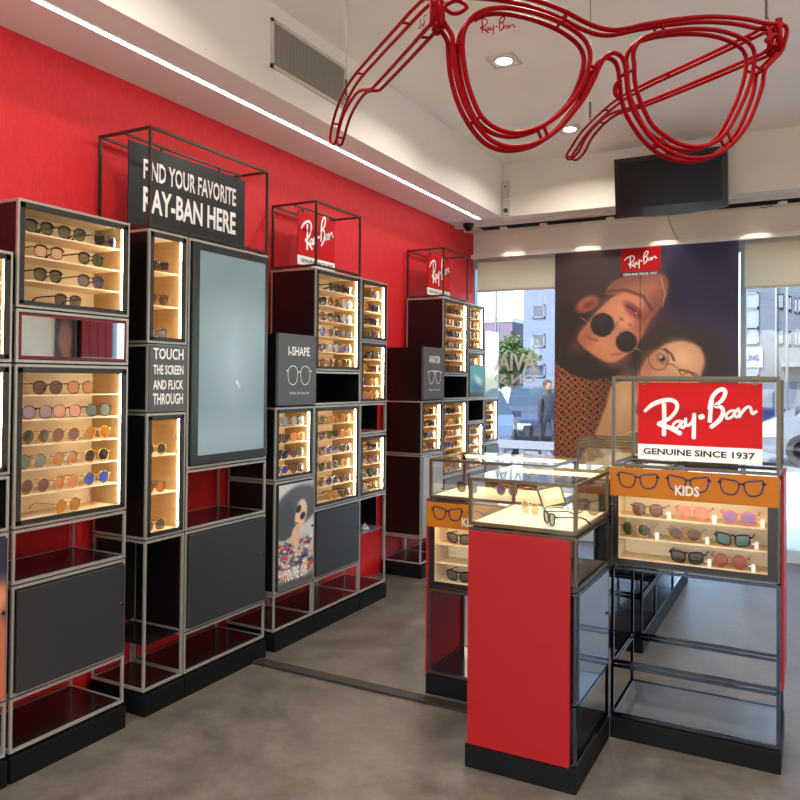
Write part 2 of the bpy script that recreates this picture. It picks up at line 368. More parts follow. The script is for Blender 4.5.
# sensors in the corner, dome camera, light track
t = thing('motion_sensor', 'white motion sensor in the corner of the upper wall', 'sensor', (-2.31, 6.16, 3.03))
MB().box(-2.34, -2.285, 6.165, 6.2, 3.02, 3.16).build('housing', M_white, t); MB().lathe((-2.31, 6.165, 3.11), [(.008, -.004), (.008, 0)], 10, 'y').build('lens', M_knob, t)
t = thing('intercom_plate', 'white wall plate with a grey knob below the motion sensor', 'wall plate', (-2.3, 6.16, 2.87))
MB().box(-2.34, -2.28, 6.18, 6.2, 2.87, 3.0).build('plate', M_white, t); MB().lathe((-2.31, 6.18, 2.91), [(.017, -.02), (.02, 0)], 14, 'y').build('knob', M_darktube, t)
t = thing('dome_camera', 'small black dome camera under the soffit by the red wall', 'camera', (-2.72, 6.33, ZS))
MB().lathe((-2.72, 6.33, ZS), [(.05, 0), (.05, -.02), (.045, -.028)], 18).build('mount', M_knob, t, True)
MB().lathe((-2.72, 6.33, ZS - .028), [(.04, 0), (.036, -.018), (.022, -.034), (.004, -.04)], 18).build('dome', mat('smoked_dome', (12, 12, 14), .06), t, True)
t = thing('light_track', 'black light track with small lamps along the soffit edge', 'light track', (0, 6.5, ZS))
MB().box(-2.66, XR - .1, 6.435, 6.565, ZS - .026, ZS).build('track', mat('track_black', (8, 7, 7), .8, spec=.1), t)
for i, x in enumerate((-2.45, -2.08, -1.5, -.95, -.2, .6, 1.4)):
    MB().lathe((x, 6.5, ZS - .026), [(.035, 0), (.035, -.012), (.028, -.014)], 14).build('track_lamp', mat('track_lamp_white', (236, 226, 205), .4), t)
tr = bx('trim_7', XW, XR, 6.57, 6.61, ZS - .022, ZS, M_white); struct(tr)
tr = bx('trim_8', XW, XR, 6.36, 6.43, ZS - .022, ZS, M_white); struct(tr)
# roller blinds
def blind(x0, x1, zb, lab):
    t = thing('roller_blind', lab, 'blind', (x0, 6.88, zb))
    MB().box(x0, x1, 6.885, 6.888, zb, 2.6).build('blind_cloth', M_blind, t)
    MB().box(x0, x1, 6.88, 6.893, zb - .02, zb).build('bottom_bar', mat('blind_bar', (196, 190, 178), .4), t)
    MB().tube([(x0, 6.9, 2.61), (x1, 6.9, 2.61)], .022, 10).build('roller', M_white, t, True)
blind(-2.86, -2.03, 2.325, 'beige roller blind between the red wall and the dark poster')
blind(-.49, 1.17, 2.245, 'beige roller blind beyond the dark poster, pulled partly down')
blind(1.22, XR - .03, 2.245, 'beige roller blind beside the far side wall')
tr = bx('trim_9', XW, XR, 6.745, 6.8, 2.612, 2.65, mat('white_gloss_rail', (232, 226, 214), .2)); struct(tr)
for i, x in enumerate((-2.45, -1.75, -1.1, -.4, .4, 1.2)):                       # small lamps that graze the rail
    L = bpy.data.lights.new('rail_lamp_light', 'SPOT'); L.energy = 5; L.spot_size = math.radians(70); L.color = (1, .88, .7); L.shadow_soft_size = .02
    lo = bpy.data.objects.new('rail_lamp_light', L); COL.objects.link(lo); lo.location = (x, 6.66, 2.835)
# television -----------------------------------------------------------
t = thing('television', 'black flat television on a bracket, tilted down over the window', 'television', (-.97, 6.02, 2.96))
R = Matrix.Rotation(math.radians(9), 3, 'X')
def tvp(v): q = R @ Vector((v[0], v[1], v[2])); return tuple(q + Vector((-.945, 6.0, 2.955)))
def tvbox(name, x0, x1, y0, y1, z0, z1, m, par):
    b = MB().box(x0, x1, y0, y1, z0, z1); b.v = [tvp(v) for v in b.v]; return b.build(name, m, par)
gl = mat('tv_gloss_black', (8, 8, 9), .12, spec=.3)
b = MB(); prof = [(-.405, .215), (.405, .215), (.405, -.215), (.3, -.232), (.15, -.242), (0, -.245), (-.15, -.242), (-.3, -.232), (-.405, -.215)]
b.prism([(x, 0, z) for x, z in prof], (0, .05, 0)); b.v = [tvp(v) for v in b.v]; b.build('bezel', gl, t)
tvbox('screen', -.365, .365, -.002, 0, -.165, .18, mat('tv_screen', (12, 10, 10), .2, spec=.15), t)
tvbox('rear_housing', -.25, .25, .05, .1, -.15, .15, M_knob, t)
MB().box(-.97, -.92, 6.06, 6.2, 2.93, 3.0).build('bracket', M_knob, t)
c = tag(MB().tube(smooth_path([(-.98, 6.1, 2.78), (-.99, 6.35, 2.7), (-1.0, 6.72, 2.66), (-1.0, 6.75, 2.64)], 5), .004, 6).build('television_cable', mat('grey_cable', (150, 140, 125), .6), base=(-.98, 6.1, 2.7)), 'thin grey cable running from the television to the poster rail', 'cable')
c = tag(MB().tube(smooth_path([(-.36, 6.46, 2.845), (-.35, 6.44, 2.80), (-.31, 6.43, 2.79), (-.27, 6.44, 2.80), (-.26, 6.46, 2.845)], 5), .003, 6).build('wire_loop', M_knob, base=(-.31, 6.45, 2.79)), 'small black wire loop hanging from the light track', 'wire')
# ------------------------------------------------------------------ big window poster
PX0, PX1, PZ0, PZ1, PY = -2.045, -.525, .72, 2.605, 6.74
pt = thing('window_poster', 'large dark poster of two people in sunglasses before the window', 'poster', ((PX0 + PX1) / 2, PY, PZ0))
MB().box(PX0, PX1, PY, PY + .03, PZ0, PZ1).build('poster_panel', mat('poster_edge_black', (16, 14, 18), .5), pt)
def big_poster(u, v):
    wx = PX0 + u * (PX1 - PX0); wz = PZ1 - v * (PZ1 - PZ0)        # print laid out in the units it was traced in
    qq = [CM[i][0] * wx + CM[i][1] * PY + CM[i][2] * (wz - EYE) for i in range(3)]
    x = (F_PX * qq[0] / qq[2] + 400 - 540) / .325; y = (F_PX * qq[1] / qq[2] + CY - 230) / .325
    p = Paint(x, y, (58, 38, 36))
    p.put(np.clip((x - 250 - .25 * (y - 80)) / 160, 0, 1) * np.clip((430 - y) / 200, 0, 1), (46, 42, 82))
    p.put(np.clip((x - 480) / 100, 0, 1) * .8, (40, 37, 72))
    p.poly([(45, 250), (60, 420), (120, 470), (220, 470), (320, 400), (300, 300), (120, 230)], (44, 32, 31), 18)
    p.ell(430, 410, 150, 120, 10, (46, 33, 34), .25); p.ell(330, 330, 110, 60, 30, (50, 34, 32), .3)
    p.poly([(200, 196), (236, 152), (300, 140), (384, 138), (392, 190), (366, 244), (336, 272), (318, 240), (262, 200)], (142, 80, 62), 3)
    p.ell(352, 180, 34, 40, 20, (176, 104, 80), .6, .8)
    p.line([(372, 146), (378, 170), (386, 196), (376, 236)], 3, (206, 186, 150), soft=1.5, k=.8)
    p.poly([(116, 336), (150, 282), (190, 236), (236, 200), (292, 192), (338, 214), (346, 252), (330, 296), (304, 344), (262, 388), (216, 408), (164, 384)], (196, 118, 84), 3.5)
    p.ell(250, 245, 75, 38, -38, (222, 150, 112), .8, .8); p.ell(200, 360, 60, 30, 38, (214, 140, 100), .8, .8)
    p.ell(330, 262, 22, 60, 24, (140, 74, 58), .7, .8); p.ell(140, 330, 22, 50, 40, (150, 84, 62), .8, .6)
    p.ell(146, 228, 36, 21, -28, (176, 92, 74), .3); p.ell(150, 230, 20, 10, -28, (120, 54, 46), .5)
    p.line([(206, 190), (262, 184), (318, 204), (344, 246)], 8, (84, 44, 38), soft=4, k=.9)
    p.ell(289, 248, 36, 15, 42, (132, 54, 52), .4); p.ell(280, 252, 20, 6, 42, (160, 78, 70), .6, .7); p.line([(266, 233), (288, 247), (310, 266)], 3.5, (54, 18, 20), soft=1.5); p.ell(296, 256, 5, 2, 42, (206, 180, 170), .5, .8)
    p.line([(228, 306), (240, 282), (252, 270)], 5, (150, 82, 62), soft=3, k=.8); p.line([(150, 332), (176, 340)], 6, (96, 54, 42), soft=4, k=.6); p.line([(222, 384), (250, 380)], 6, (96, 54, 42), soft=4, k=.5)
    p.ell(262, 282, 20, 16, 30, (226, 152, 116), .5); p.ell(251, 274, 8, 4, 35, (140, 74, 58), .6, .8); p.ell(277, 292, 7, 4, 35, (146, 78, 62), .6, .8)
    for cx, cy, r in ((192, 292, 36), (266, 344, 32)):
        p.ell(cx, cy, r + 3, r + 3, 0, (150, 116, 80), .06); p.ell(cx, cy, r, r, 0, (38, 28, 28), .06); p.ell(cx - 8, cy - 10, r * .5, r * .4, 0, (58, 44, 42), .8, .6)
    p.line([(222, 312), (232, 316), (242, 324)], 3, (190, 150, 100)); p.line([(156, 290), (128, 270)], 2.5, (150, 110, 80)); p.line([(292, 362), (312, 372)], 2.5, (180, 140, 100))
    # shirt
    sh = [(44, 404), (100, 446), (150, 462), (206, 456), (222, 470), (206, 540), (180, 600), (160, 645), (112, 664), (104, 760), (44, 760)]
    d = segdist(x, y, sh); ins = np.clip(.5 + np.where(pip(x, y, sh), d, -d) / 5, 0, 1)
    wx_, wy_ = x + 3 * np.sin(y / 9.), y + 3 * np.sin(x / 11.)
    a = np.hypot((wx_ % 22) - 11, (wy_ % 20) - 10); b = np.hypot(((wx_ + 11) % 22) - 11, ((wy_ + 10) % 20) - 10)
    colr = np.zeros(x.shape + (3,)); colr[:] = (70, 18, 24)
    def lay(mk, cc):
        nonlocal colr; q = np.clip(mk, 0, 1)[..., None]; colr = colr * (1 - q) + np.array(cc, float) * q
    lay(.9 - abs(a - 9) / 2.2, (176, 128, 62)); lay(.9 - abs(b - 8) / 2.2, (190, 140, 66)); lay((6 - a) / 2, (150, 34, 40)); lay((5 - b) / 2, (34, 16, 24))
    lay(.35 * np.clip((x - 130) / 80, 0, 1), (30, 14, 14)); p.c = p.c * (1 - ins[..., None]) + colr * ins[..., None]
    # second person
    p.poly([(226, 474), (300, 458), (330, 480), (330, 780), (100, 780), (168, 628), (200, 546)], (186, 140, 98), 5)
    p.ell(260, 520, 30, 60, 10, (212, 168, 124), .8, .8); p.line([(300, 470), (310, 520), (300, 560)], 14, (90, 54, 44), soft=6, k=.8)
    p.poly([(300, 462), (314, 420), (340, 384), (386, 352), (440, 342), (488, 358), (506, 398), (498, 440), (478, 490), (420, 560), (340, 600), (306, 540)], (206, 146, 106), 5)
    p.ell(440, 392, 48, 36, 30, (236, 190, 150), .8, .9); p.ell(330, 420, 20, 40, 20, (170, 106, 78), .8, .7)
    p.line([(384, 366), (404, 382), (412, 400)], 7, (92, 58, 46), soft=2.5); p.ell(376, 396, 18, 12, 50, (110, 66, 52), .5); p.ell(376, 396, 13, 7, 50, (214, 190, 172), .4); p.ell(377, 397, 8, 8, 0, (36, 22, 20), .3); p.ell(373, 392, 2.2, 2.2, 0, (240, 230, 220), .5)
    for cx, cy, rx, ry in ((365, 398, 31, 33), (462, 466, 32, 28)):
        th = [(cx + rx * math.cos(q / 24 * 6.283), cy + ry * math.sin(q / 24 * 6.283)) for q in range(24)]; p.line(th, 3.4, (112, 76, 54), True, .8)
    p.line([(394, 412), (410, 414), (424, 426), (434, 446)], 3.2, (112, 76, 54)); p.line([(430, 430), (460, 436), (480, 452)], 6, (92, 58, 46), soft=2)
    p.line([(308, 40), (308, 460)], 1.6, (24, 18, 20), k=.8)
    return p.c
pp = Plane2((PX0, PY, PZ0), (1, 0, 0), (0, 0, 1), (0, -1, 0))
print_mesh('poster_picture', pp, PX1 - PX0, PZ1 - PZ0, 190, 230, big_poster, M_poster, pt)
def sub(px, py): q = on(px, py, 1, PY - .003); return q[0] - PX0, q[2] - PZ0
a = sub(621, 250); b = sub(660.5, 270)
tt = MB(); q = [pp.p(a[0], b[1], .0016), pp.p(b[0], b[1], .0016), pp.p(b[0], PZ1 - PZ0, .0016), pp.p(a[0], PZ1 - PZ0, .0016)]; tt.v = q; tt.face([0, 1, 2, 3]); tt.build('logo_badge', M_redsign, pt)
tt = MB(); logo(tt, pp, a[0] + .03, b[1] + .03, b[0] - a[0] - .06, .003, bold=1.2, ysc=1.15); tt.build('logo_lettering', M_print, pt); text_part(pt, pp, 'GENUINE SINCE 1937', a[0] + .02, b[1] - .033, b[0] - a[0] - .05, .02, M_print, .003, .02)
# ------------------------------------------------------------------ sunglasses
def outline(style, n=20):
    P = []
    for i in range(n):
        a = 2 * math.pi * i / n; c, s = math.cos(a), math.sin(a)
        if style == 'round': x, y = .0245 * c, .0235 * s
        elif style == 'wayfarer':
            k = abs(c) ** .55 * (1 if c > 0 else -1); j = abs(s) ** .6 * (1 if s > 0 else -1); x, y = .026 * k * (1 + .07 * j), .0195 * j + .003 * k
        elif style == 'aviator': x, y = (.0275 + .003 * s) * c + .0035 * s * -1, .0235 * s + .004 * c
        elif style == 'browline':
            j = abs(s) ** .75 * (1 if s > 0 else -1); x, y = .025 * abs(c) ** .75 * (1 if c > 0 else -1) * (1 + .06 * j), .0195 * j
        else:
            j = abs(s) ** .8 * (1 if s > 0 else -1); x, y = .0255 * abs(c) ** .8 * (1 if c > 0 else -1) * (1 + .05 * j), .022 * j
        P.append((x, y))
    return P
SUN = {}
def sun_meshes(style):
    if style in SUN: return SUN[style]
    O = outline(style); zc = -min(p[1] for p in O) + .002; cx = .0335
    thick = .0032 if style in ('wayfarer',) else .0016
    fr = MB(); lens = []
    for s in (-1, 1):
        ring = [(s * (cx + p[0]), -.10 * (abs(cx + p[0]) ** 2) * 1.2, zc + p[1]) for p in O]
        fr.tube(ring, thick, 5, True)
        lm = MB(); lm.v = [(q[0], q[1] - .0004, q[2]) for q in ring] + [(s * cx, .0012, zc)]
        for i in range(len(O)): lm.face([i, (i + 1) % len(O), len(O)])
        lens.append(lm)
        if style == 'browline':
            up = [q for q in ring if q[2] > zc + .006]; up.sort(key=lambda q: q[0]); fr.tube([(q[0], q[1] + .0012, q[2] + .0016) for q in up], .0038, 5)
        fr.tube([(s * (cx + .025), -.001, zc + .012), (s * .066, -.004, zc + .013), (s * .068, -.009, zc + .012)], thick + .0008, 5)
    bz = zc + (.008 if style != 'wayfarer' else .011)
    fr.tube([(-.011, 0, bz), (-.005, .001, bz + .004), (.005, .001, bz + .004), (.011, 0, bz)], thick, 5)
    if style == 'aviator': fr.tube([(-.018, 0, zc + .021), (0, .001, zc + .022), (.018, 0, zc + .021)], thick, 5)
    T = []
    for s in (-1, 1):
        b = MB(); r = .0026 if style in ('wayfarer', 'browline') else .0015
        b.tube([(s * .068, -.008, zc + .012), (s * .0685, -.05, zc + .012), (s * .068, -.095, zc + .011), (s * .067, -.115, zc + .003), (s * .066, -.132, zc - .012)], (r, r, r, r * 1.2, r * 1.3), 5); T.append(b)
    me = []
    for nm, b in (('rim_frame', fr), ('lens', lens[0]), ('lens', lens[1]), ('temple', T[0]), ('temple', T[1])):
        q = bpy.data.meshes.new(style + '_' + nm); q.from_pydata(b.v, [], b.f); q.materials.append(M_black); q.polygons.foreach_set('use_smooth', [True] * len(b.f)); me.append((nm, q))
    SUN[style] = me; return me
LENS = {'green': (62, 66, 40), 'dark green': (42, 50, 24), 'brown': (86, 50, 30), 'amber': (176, 108, 40), 'copper': (196, 112, 72), 'orange': (222, 134, 76), 'pink': (222, 142, 122), 'lilac': (140, 124, 138),
        'black': (20, 19, 20), 'grey': (74, 72, 74), 'blue': (44, 82, 168), 'mauve': (104, 72, 72), 'violet': (128, 88, 150), 'teal': (52, 98, 92), 'rust': (142, 56, 40), 'clear brown': (196, 150, 100), 'grey green': (108, 120, 104), 'silver': (150, 160, 172)}
RIM = {'gold': mat('gold_rim', (214, 170, 96), .25, 1.), 'black': mat('black_acetate', (10, 9, 9), .18), 'brown': mat('tortoise_acetate', (74, 40, 22), .18), 'silver': mat('silver_rim', (190, 190, 190), .2, 1.), 'pink': mat('pink_acetate', (214, 110, 130), .25), 'rust': mat('rust_acetate', (150, 62, 50), .25), 'red': mat('red_acetate', (206, 50, 34), .25)}
def lensmat(c): return mat('lens_' + c.replace(' ', '_'), LENS[c], .07, 0, alpha=.66 if c in ('clear brown', 'pink', 'orange', 'lilac', 'copper') else .84, coat=.3)
def place_sun(style, lens, rim, loc, rot, label, group, temple=None, small=False):
    nm = style + '_sunglasses'; t = thing(nm, label, 'sunglasses', loc, group); t.rotation_euler = (0, 0, rot); t.scale = (1.0, 1.02, 1.1)
    for i, (pn, me) in enumerate(sun_meshes(style)):
        o = bpy.data.objects.new(pn, me); COL.objects.link(o); o.parent = t
        o.material_slots[0].link = 'OBJECT'; o.material_slots[0].material = lensmat(lens) if pn == 'lens' else (RIM[temple] if temple and pn == 'temple' else RIM[rim])
    return t
ORD = ['first', 'second', 'third', 'fourth', 'fifth', 'sixth']
SHELF = {3: ['top', 'middle', 'bottom'], 4: ['top', 'second', 'third', 'bottom'], 6: ['top', 'second', 'third', 'fourth', 'fifth', 'bottom']}
def article(w): return w
# ------------------------------------------------------------------ wall towers
XF, XBK, TB = -2.52, -2.845, .0105
def tube_frame(par, y0, y1, z0, z1, x0=XBK, x1=XF, m=None, tb=TB, name='tube_frame'):
    b = MB(); g = .003; y0 += g; y1 -= g; z0 += g; z1 -= g
    for x in (x0, x1 - tb):
        for z in (z0, z1 - tb): b.box(x, x + tb, y0, y1, z, z + tb)
        for y in (y0, y1 - tb): b.box(x, x + tb, y, y + tb, z0 + tb, z1 - tb)
    for y in (y0, y1 - tb):
        for z in (z0, z1 - tb): b.box(x0 + tb, x1 - tb, y, y + tb, z, z + tb)
    return b.build(name, m or M_chrome, par)
def shell(par, y0, y1, z0, z1, xback=XBK + .004, xfront=XF - .004, solid=False):
    i = .006; b = MB(); y0 += i; y1 -= i; z0 += i; z1 -= i; th = .008
    if solid: b.box(xback, xfront, y0, y1, z0, z1)
    else:
        b.box(xback, xback + th, y0, y1, z0, z1); b.box(xback + th, xfront, y0, y0 + th, z0, z1); b.box(xback + th, xfront, y1 - th, y1, z0, z1)
        b.box(xback + th, xfront, y0 + th, y1 - th, z0, z0 + th); b.box(xback + th, xfront, y0 + th, y1 - th, z1 - th, z1)
    return b.build('carcass', M_black, par)
def lit_case(par, y0, y1, z0, z1, rows, name='lit_case'):
    """Open lit case in a module; returns shelf heights, top first"""
    c = shell(par, y0, y1, z0, z1); c.name = name
    a = .017; yi0, yi1, zi0, zi1 = y0 + a, y1 - a, z0 + a, z1 - a; xb, xf = -2.712, XF - .008
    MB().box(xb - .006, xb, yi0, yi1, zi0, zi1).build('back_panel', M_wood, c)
    MB().box(xb, xf, yi0, yi0 + .004, zi0, zi1).build('side_lining', M_sideshade, c); MB().box(xb, xf, yi1 - .004, yi1, zi0, zi1).build('side_lining', M_sideshade, c)
    MB().box(xb, xf, yi0 + .004, yi1 - .004, zi1 - .004, zi1).build('top_lining', M_wood, c)
    f = MB(); bw = .017
    for q in ((yi0 - .004, yi1 + .004, zi0 - .004, zi0 + bw * .7), (yi0 - .004, yi1 + .004, zi1 - bw, zi1 + .004), (yi0 - .004, yi0 + bw * .8, zi0, zi1), (yi1 - bw * .8, yi1 + .004, zi0, zi1)): f.box(XF - .009, XF + .003, *q)
    f.build('bezel', M_bezel, c)
    MB().box(XF - .023, XF - .012, yi1 - .0085, yi1 - .0045, zi0 + .016, zi1 - .018).build('led_strip', M_led, c)
    zs = []
    H = (zi1 - zi0 - .012) / rows
    for r in range(rows):
        z = zi0 + H * (rows - 1 - r)
        MB().box(xb, XF - .034, yi0 + .004, yi1 - .004, z, z + .005).build('shelf', M_shelf, c); zs.append(z + .005)
    return zs
def door_mod(par, y0, y1, z0, z1, m=None, name='door'):
    shell(par, y0, y1, z0, z1, solid=True)
    d = bx(name, XF - .002, XF + .012, y0 + .02, y1 - .014, z0 + .014, z1 - .02, m or M_door, par, .002)
    k = MB().lathe((XF + .012, y1 - .03, (z0 + z1) / 2 + .02), [(.007, 0), (.007, .006), (.004, .009)], 10, 'x').build('knob', M_knob, d, True)
    return d
def tray(par, y0, y1, z0): MB().box(XBK + .014, XF - .014, y0 + .016, y1 - .016, z0 + .004, z0 + .012).build('tray', M_tray, par)
def plinth(par, y0, y1): bx('plinth', XBK, XF + .012, y0 + .001, y1 - .001, 0, .09, M_plinth, par, .002)
GL_R = Plane2  # alias
def wallplane(y0, z0, x): return Plane2((x, y0, z0), (0, 1, 0), (0, 0, 1), (1, 0, 0))
def icon(mb, pl, cx, cy, w_, shape, th):                       # outline drawing of a pair of spectacles
    s = w_ / 2
    for k in (-1, 1):
        if shape == 'aviator': pts = [(.1, .16), (.3, .24), (.62, .25), (.86, .16), (.84, -.2), (.6, -.52), (.36, -.5), (.14, -.2)]
        elif shape == 'round': pts = [(.12, .1), (.24, .34), (.52, .42), (.8, .32), (.9, .05), (.8, -.34), (.5, -.48), (.22, -.34)]
        else: pts = [(.11, .12), (.2, .24), (.5, .3), (.84, .34), (.93, .26), (.9, .0), (.8, -.26), (.58, -.38), (.32, -.36), (.16, -.16)]
        ribbon(mb, pl, smooth_path([(cx + k * s * x, cy + s * y) for x, y in pts], 4, True), th, closed=True)
        ribbon(mb, pl, [(cx + k * s * .86, cy + s * .2), (cx + k * s * 1.04, cy + s * .18)], th * 1.3)
    ribbon(mb, pl, smooth_path([(cx - s * .12, cy + s * .08), (cx, cy + s * .17), (cx + s * .12, cy + s * .08)], 4), th * 1.2)
    if shape == 'aviator': ribbon(mb, pl, [(cx - s * .3, cy + s * .27), (cx + s * .3, cy + s * .27)], th)
def fill_row(case, zs, r, items, group, xl=-2.557):
    """items: (y, style, lens, rim) from the far end towards the light strip"""
    n = len(items)
    for i, (y, st, le, ri) in enumerate(items):
        lab = f"{le} {st} sunglasses, {ORD[n - 1 - i]} from light strip, {SHELF[len(zs)][r]} shelf, {case}"
        place_sun(st, le, ri, (xl, y, zs[r] + .001), -math.pi / 2 + random.uniform(-.08, .08), lab, group)
POOL = [('round', 'green', 'gold'), ('aviator', 'brown', 'gold'), ('panto', 'grey', 'silver'), ('wayfarer', 'black', 'black'), ('browline', 'green', 'black'), ('round', 'blue', 'gold'), ('aviator', 'amber', 'gold'), ('panto', 'mauve', 'brown'), ('wayfarer', 'brown', 'brown'), ('round', 'silver', 'silver'), ('aviator', 'copper', 'gold'), ('panto', 'orange', 'gold')]
def fill_auto(case, zs, y0, y1, counts, group, xl=-2.557):
    for r, n in enumerate(counts):
        ys = [y1 - .11 - i * .145 for i in range(n)][::-1]
        sp = (y1 - y0 - .06); ys = [y1 - .105 - i * min(.15, (sp - .13) / max(1, n - 1) if n > 1 else 0) for i in range(n)][::-1]
        fill_row(case, zs, r, [(y, *random.choice(POOL)) for y in ys], group, xl)
def tower(name, label, y0, y1, grp):
    t = thing(name, label, 'display tower', (XF - .16, (y0 + y1) / 2, 0), grp); plinth(t, y0, y1); return t
G_T = 'display towers along the red wall'
# -- tower at the very edge (cut by the frame)
t = tower('display_tower', 'low display tower with dark portrait door beside the mirror tower', 1.24, 1.755, G_T)
for z0, z1 in ((1.5, 1.9), (1.1, 1.5), (.9, 1.1), (.3, .9), (.1, .3)): tube_frame(t, 1.24, 1.755, z0, z1)
zs = lit_case(t, 1.24, 1.755, 1.5, 1.9, 4); lit_case(t, 1.24, 1.755, 1.1, 1.5, 4)
shell(t, 1.24, 1.755, .9, 1.1); tray(t, 1.24, 1.755, .9); tray(t, 1.24, 1.755, .1)
d = door_mod(t, 1.24, 1.755, .3, .9, M_signdark)
def edge_print(u, v):
    p = Paint(u, v, (38, 36, 62)); p.poly([(.5, .5), (.7, .42), (.9, .44), (1.05, .6), (1.05, 1.05), (.7, 1.05), (.6, .8)], (176, 96, 66), .04); p.ell(.86, .36, .2, .12, 0, (206, 130, 92), .4); p.ell(.6, .2, .3, .16, 10, (30, 24, 30), .3); return p.c
print_mesh('portrait_print', wallplane(1.262, .316, XF + .0125), .475, .562, 40, 48, edge_print, M_poster, d)
# -- mirror tower
y0, y1 = 1.765, 2.285
t = tower('display_tower', 'display tower with a long mirror between two lit cases', y0, y1, G_T)
for z0, z1 in ((1.7, 2.1), (1.5, 1.7), (.9, 1.5), (.7, .9), (.3, .7), (.1, .3)): tube_frame(t, y0, y1, z0, z1)
zA = lit_case(t, y0, y1, 1.7, 2.1, 4); zB = lit_case(t, y0, y1, .9, 1.5, 6)
shell(t, y0, y1, 1.5, 1.7, solid=True)
mm = bx('mirror_frame', XF - .006, XF - .002, y0 + .018, y1 - .018, 1.518, 1.682, mat('red_reflection_edge', (110, 8, 16), .4), t)  # red border paints in the thin red reflection around the mirror
MB().box(XF - .002, XF - .0005, y0 + .026, y1 - .026, 1.528, 1.674).build('mirror', M_mirror, mm)
door_mod(t, y0, y1, .3, .7); tray(t, y0, y1, .7); tray(t, y0, y1, .1)
def yat(px, py, x=-2.557): return float(on(px, py, 0, x)[1])
gA = 'sunglasses in the case above the mirror'; cA = 'case above the long mirror'
fill_row(cA, zA, 0, [(yat(39, 222), 'browline', 'green', 'black'), (yat(72, 230), 'browline', 'green', 'brown'), (yat(106, 236), 'browline', 'black', 'black')], gA)
fill_row(cA, zA, 1, [(yat(49, 246), 'browline', 'clear brown', 'brown'), (yat(91, 254), 'browline', 'green', 'black')], gA)
fill_row(cA, zA, 2, [(yat(48, 270), 'browline', 'dark green', 'black'), (yat(91, 277), 'browline', 'grey', 'brown')], gA)
fill_row(cA, zA, 3, [(yat(68, 297), 'browline', 'black', 'brown')], gA)
gB = 'sunglasses in the case below the mirror'; cB = 'case below the long mirror'
for r, row in enumerate([[(47, 'panto', 'brown', 'brown'), (80, 'panto', 'orange', 'brown')], [(37, 'panto', 'lilac', 'brown'), (67, 'panto', 'pink', 'brown'), (98, 'panto', 'grey green', 'black')],
        [(36, 'round', 'dark green', 'gold'), (66, 'round', 'mauve', 'gold'), (97, 'round', 'amber', 'gold')], [(33, 'round', 'grey green', 'gold'), (66, 'round', 'amber', 'silver'), (97, 'round', 'black', 'gold')],
        [(36, 'round', 'mauve', 'gold'), (67, 'round', 'copper', 'gold'), (97, 'round', 'blue', 'gold')], [(69, 'round', 'amber', 'gold')]]):
    fill_row(cB, zB, r, [(yat(px, 440), a, b, c) for px, a, b, c in row], gB)
# -- slim tower with touch sign
y0, y1 = 2.385, 2.622
t = tower('display_tower', 'slim display tower with the touch the screen sign', y0, y1, G_T)
for z0, z1 in ((1.6, 2.1), (1.3, 1.6), (.75, 1.3), (.1, .75)): tube_frame(t, y0, y1, z0, z1)
zC = lit_case(t, y0, y1, 1.6, 2.1, 3); zD = lit_case(t, y0, y1, .75, 1.3, 3)
shell(t, y0, y1, 1.3, 1.6, solid=True)
d = bx('sign_panel', XF - .004, XF + .008, y0 + .008, y1 - .012, 1.306, 1.594, M_sign, t)
pl = wallplane(y0, 1.3, XF + .0085)
for i, s in enumerate(('TOUCH', 'THE SCREEN', 'AND FLICK', 'THROUGH')): text_part(d, pl, s, .028, .232 - i * .066, .18, .05 if i in (0, 3) else .042, M_print, .0006, .02)
tray(t, y0, y1, .1); MB().box(XBK + .014, XF - .014, y0 + .016, y1 - .016, .296, .304).build('tray', M_tray, t)
MB().box(XBK + .02, XBK + .03, y0 + .016, y1 - .016, .32, .73).build('back_panel', M_black, t)
gC = 'sunglasses in the slim cases by the touch screen'
for r in range(3):
    fill_row('slim case above touch sign', zC, r, [(2.475, *(('wayfarer', 'black', 'brown'), ('panto', 'brown', 'brown'), ('panto', 'grey', 'brown'))[r])], gC)
    fill_row('slim case under touch sign', zD, r, [(2.475, *(('round', 'dark green', 'gold'), ('round', 'amber', 'brown'), ('panto', 'grey', 'gold'))[r])], gC)
# -- touch screen tower
y0, y1 = 2.625, 3.212
t = tower('display_tower', 'wide display tower with a tall pale touch screen', y0, y1, G_T)
for z0, z1 in ((1.03, 2.1), (.75, 1.03), (.29, .75), (.1, .29)): tube_frame(t, y0, y1, z0, z1)
shell(t, y0, y1, 1.03, 2.1, solid=True)
d = bx('screen_bezel', XF - .004, XF + .014, y0 + .022, y1 - .016, 1.05, 2.085, mat('screen_bezel_grey', (40, 44, 46), .3), t, .003)
def scr(u, v):  # pale gradients: reflected light painted into the display colour
    p = Paint(u, v, (104, 124, 130)); p.put(np.clip(1.2 - v * 1.3, 0, 1) * .35, (118, 138, 140)); p.put(np.clip(1 - abs(u - .5) * 2.2, 0, 1) * np.clip(1 - abs(v - .55) * 2.4, 0, 1), (132, 152, 162)); p.put(np.clip((v - .78) * 8, 0, 1) * .6, (136, 152, 162)); p.line([(.56, .64), (.585, .66), (.57, .67)], .008, (205, 215, 218), soft=.006); return p.c
print_mesh('touch_display', wallplane(y0 + .06, 1.092, XF + .0145), y1 - y0 - .105, .955, 40, 60, scr, M_screenprint, d)
door_mod(t, y0, y1, .29, .75); tray(t, y0, y1, .1); tray(t, y0, y1, .75)
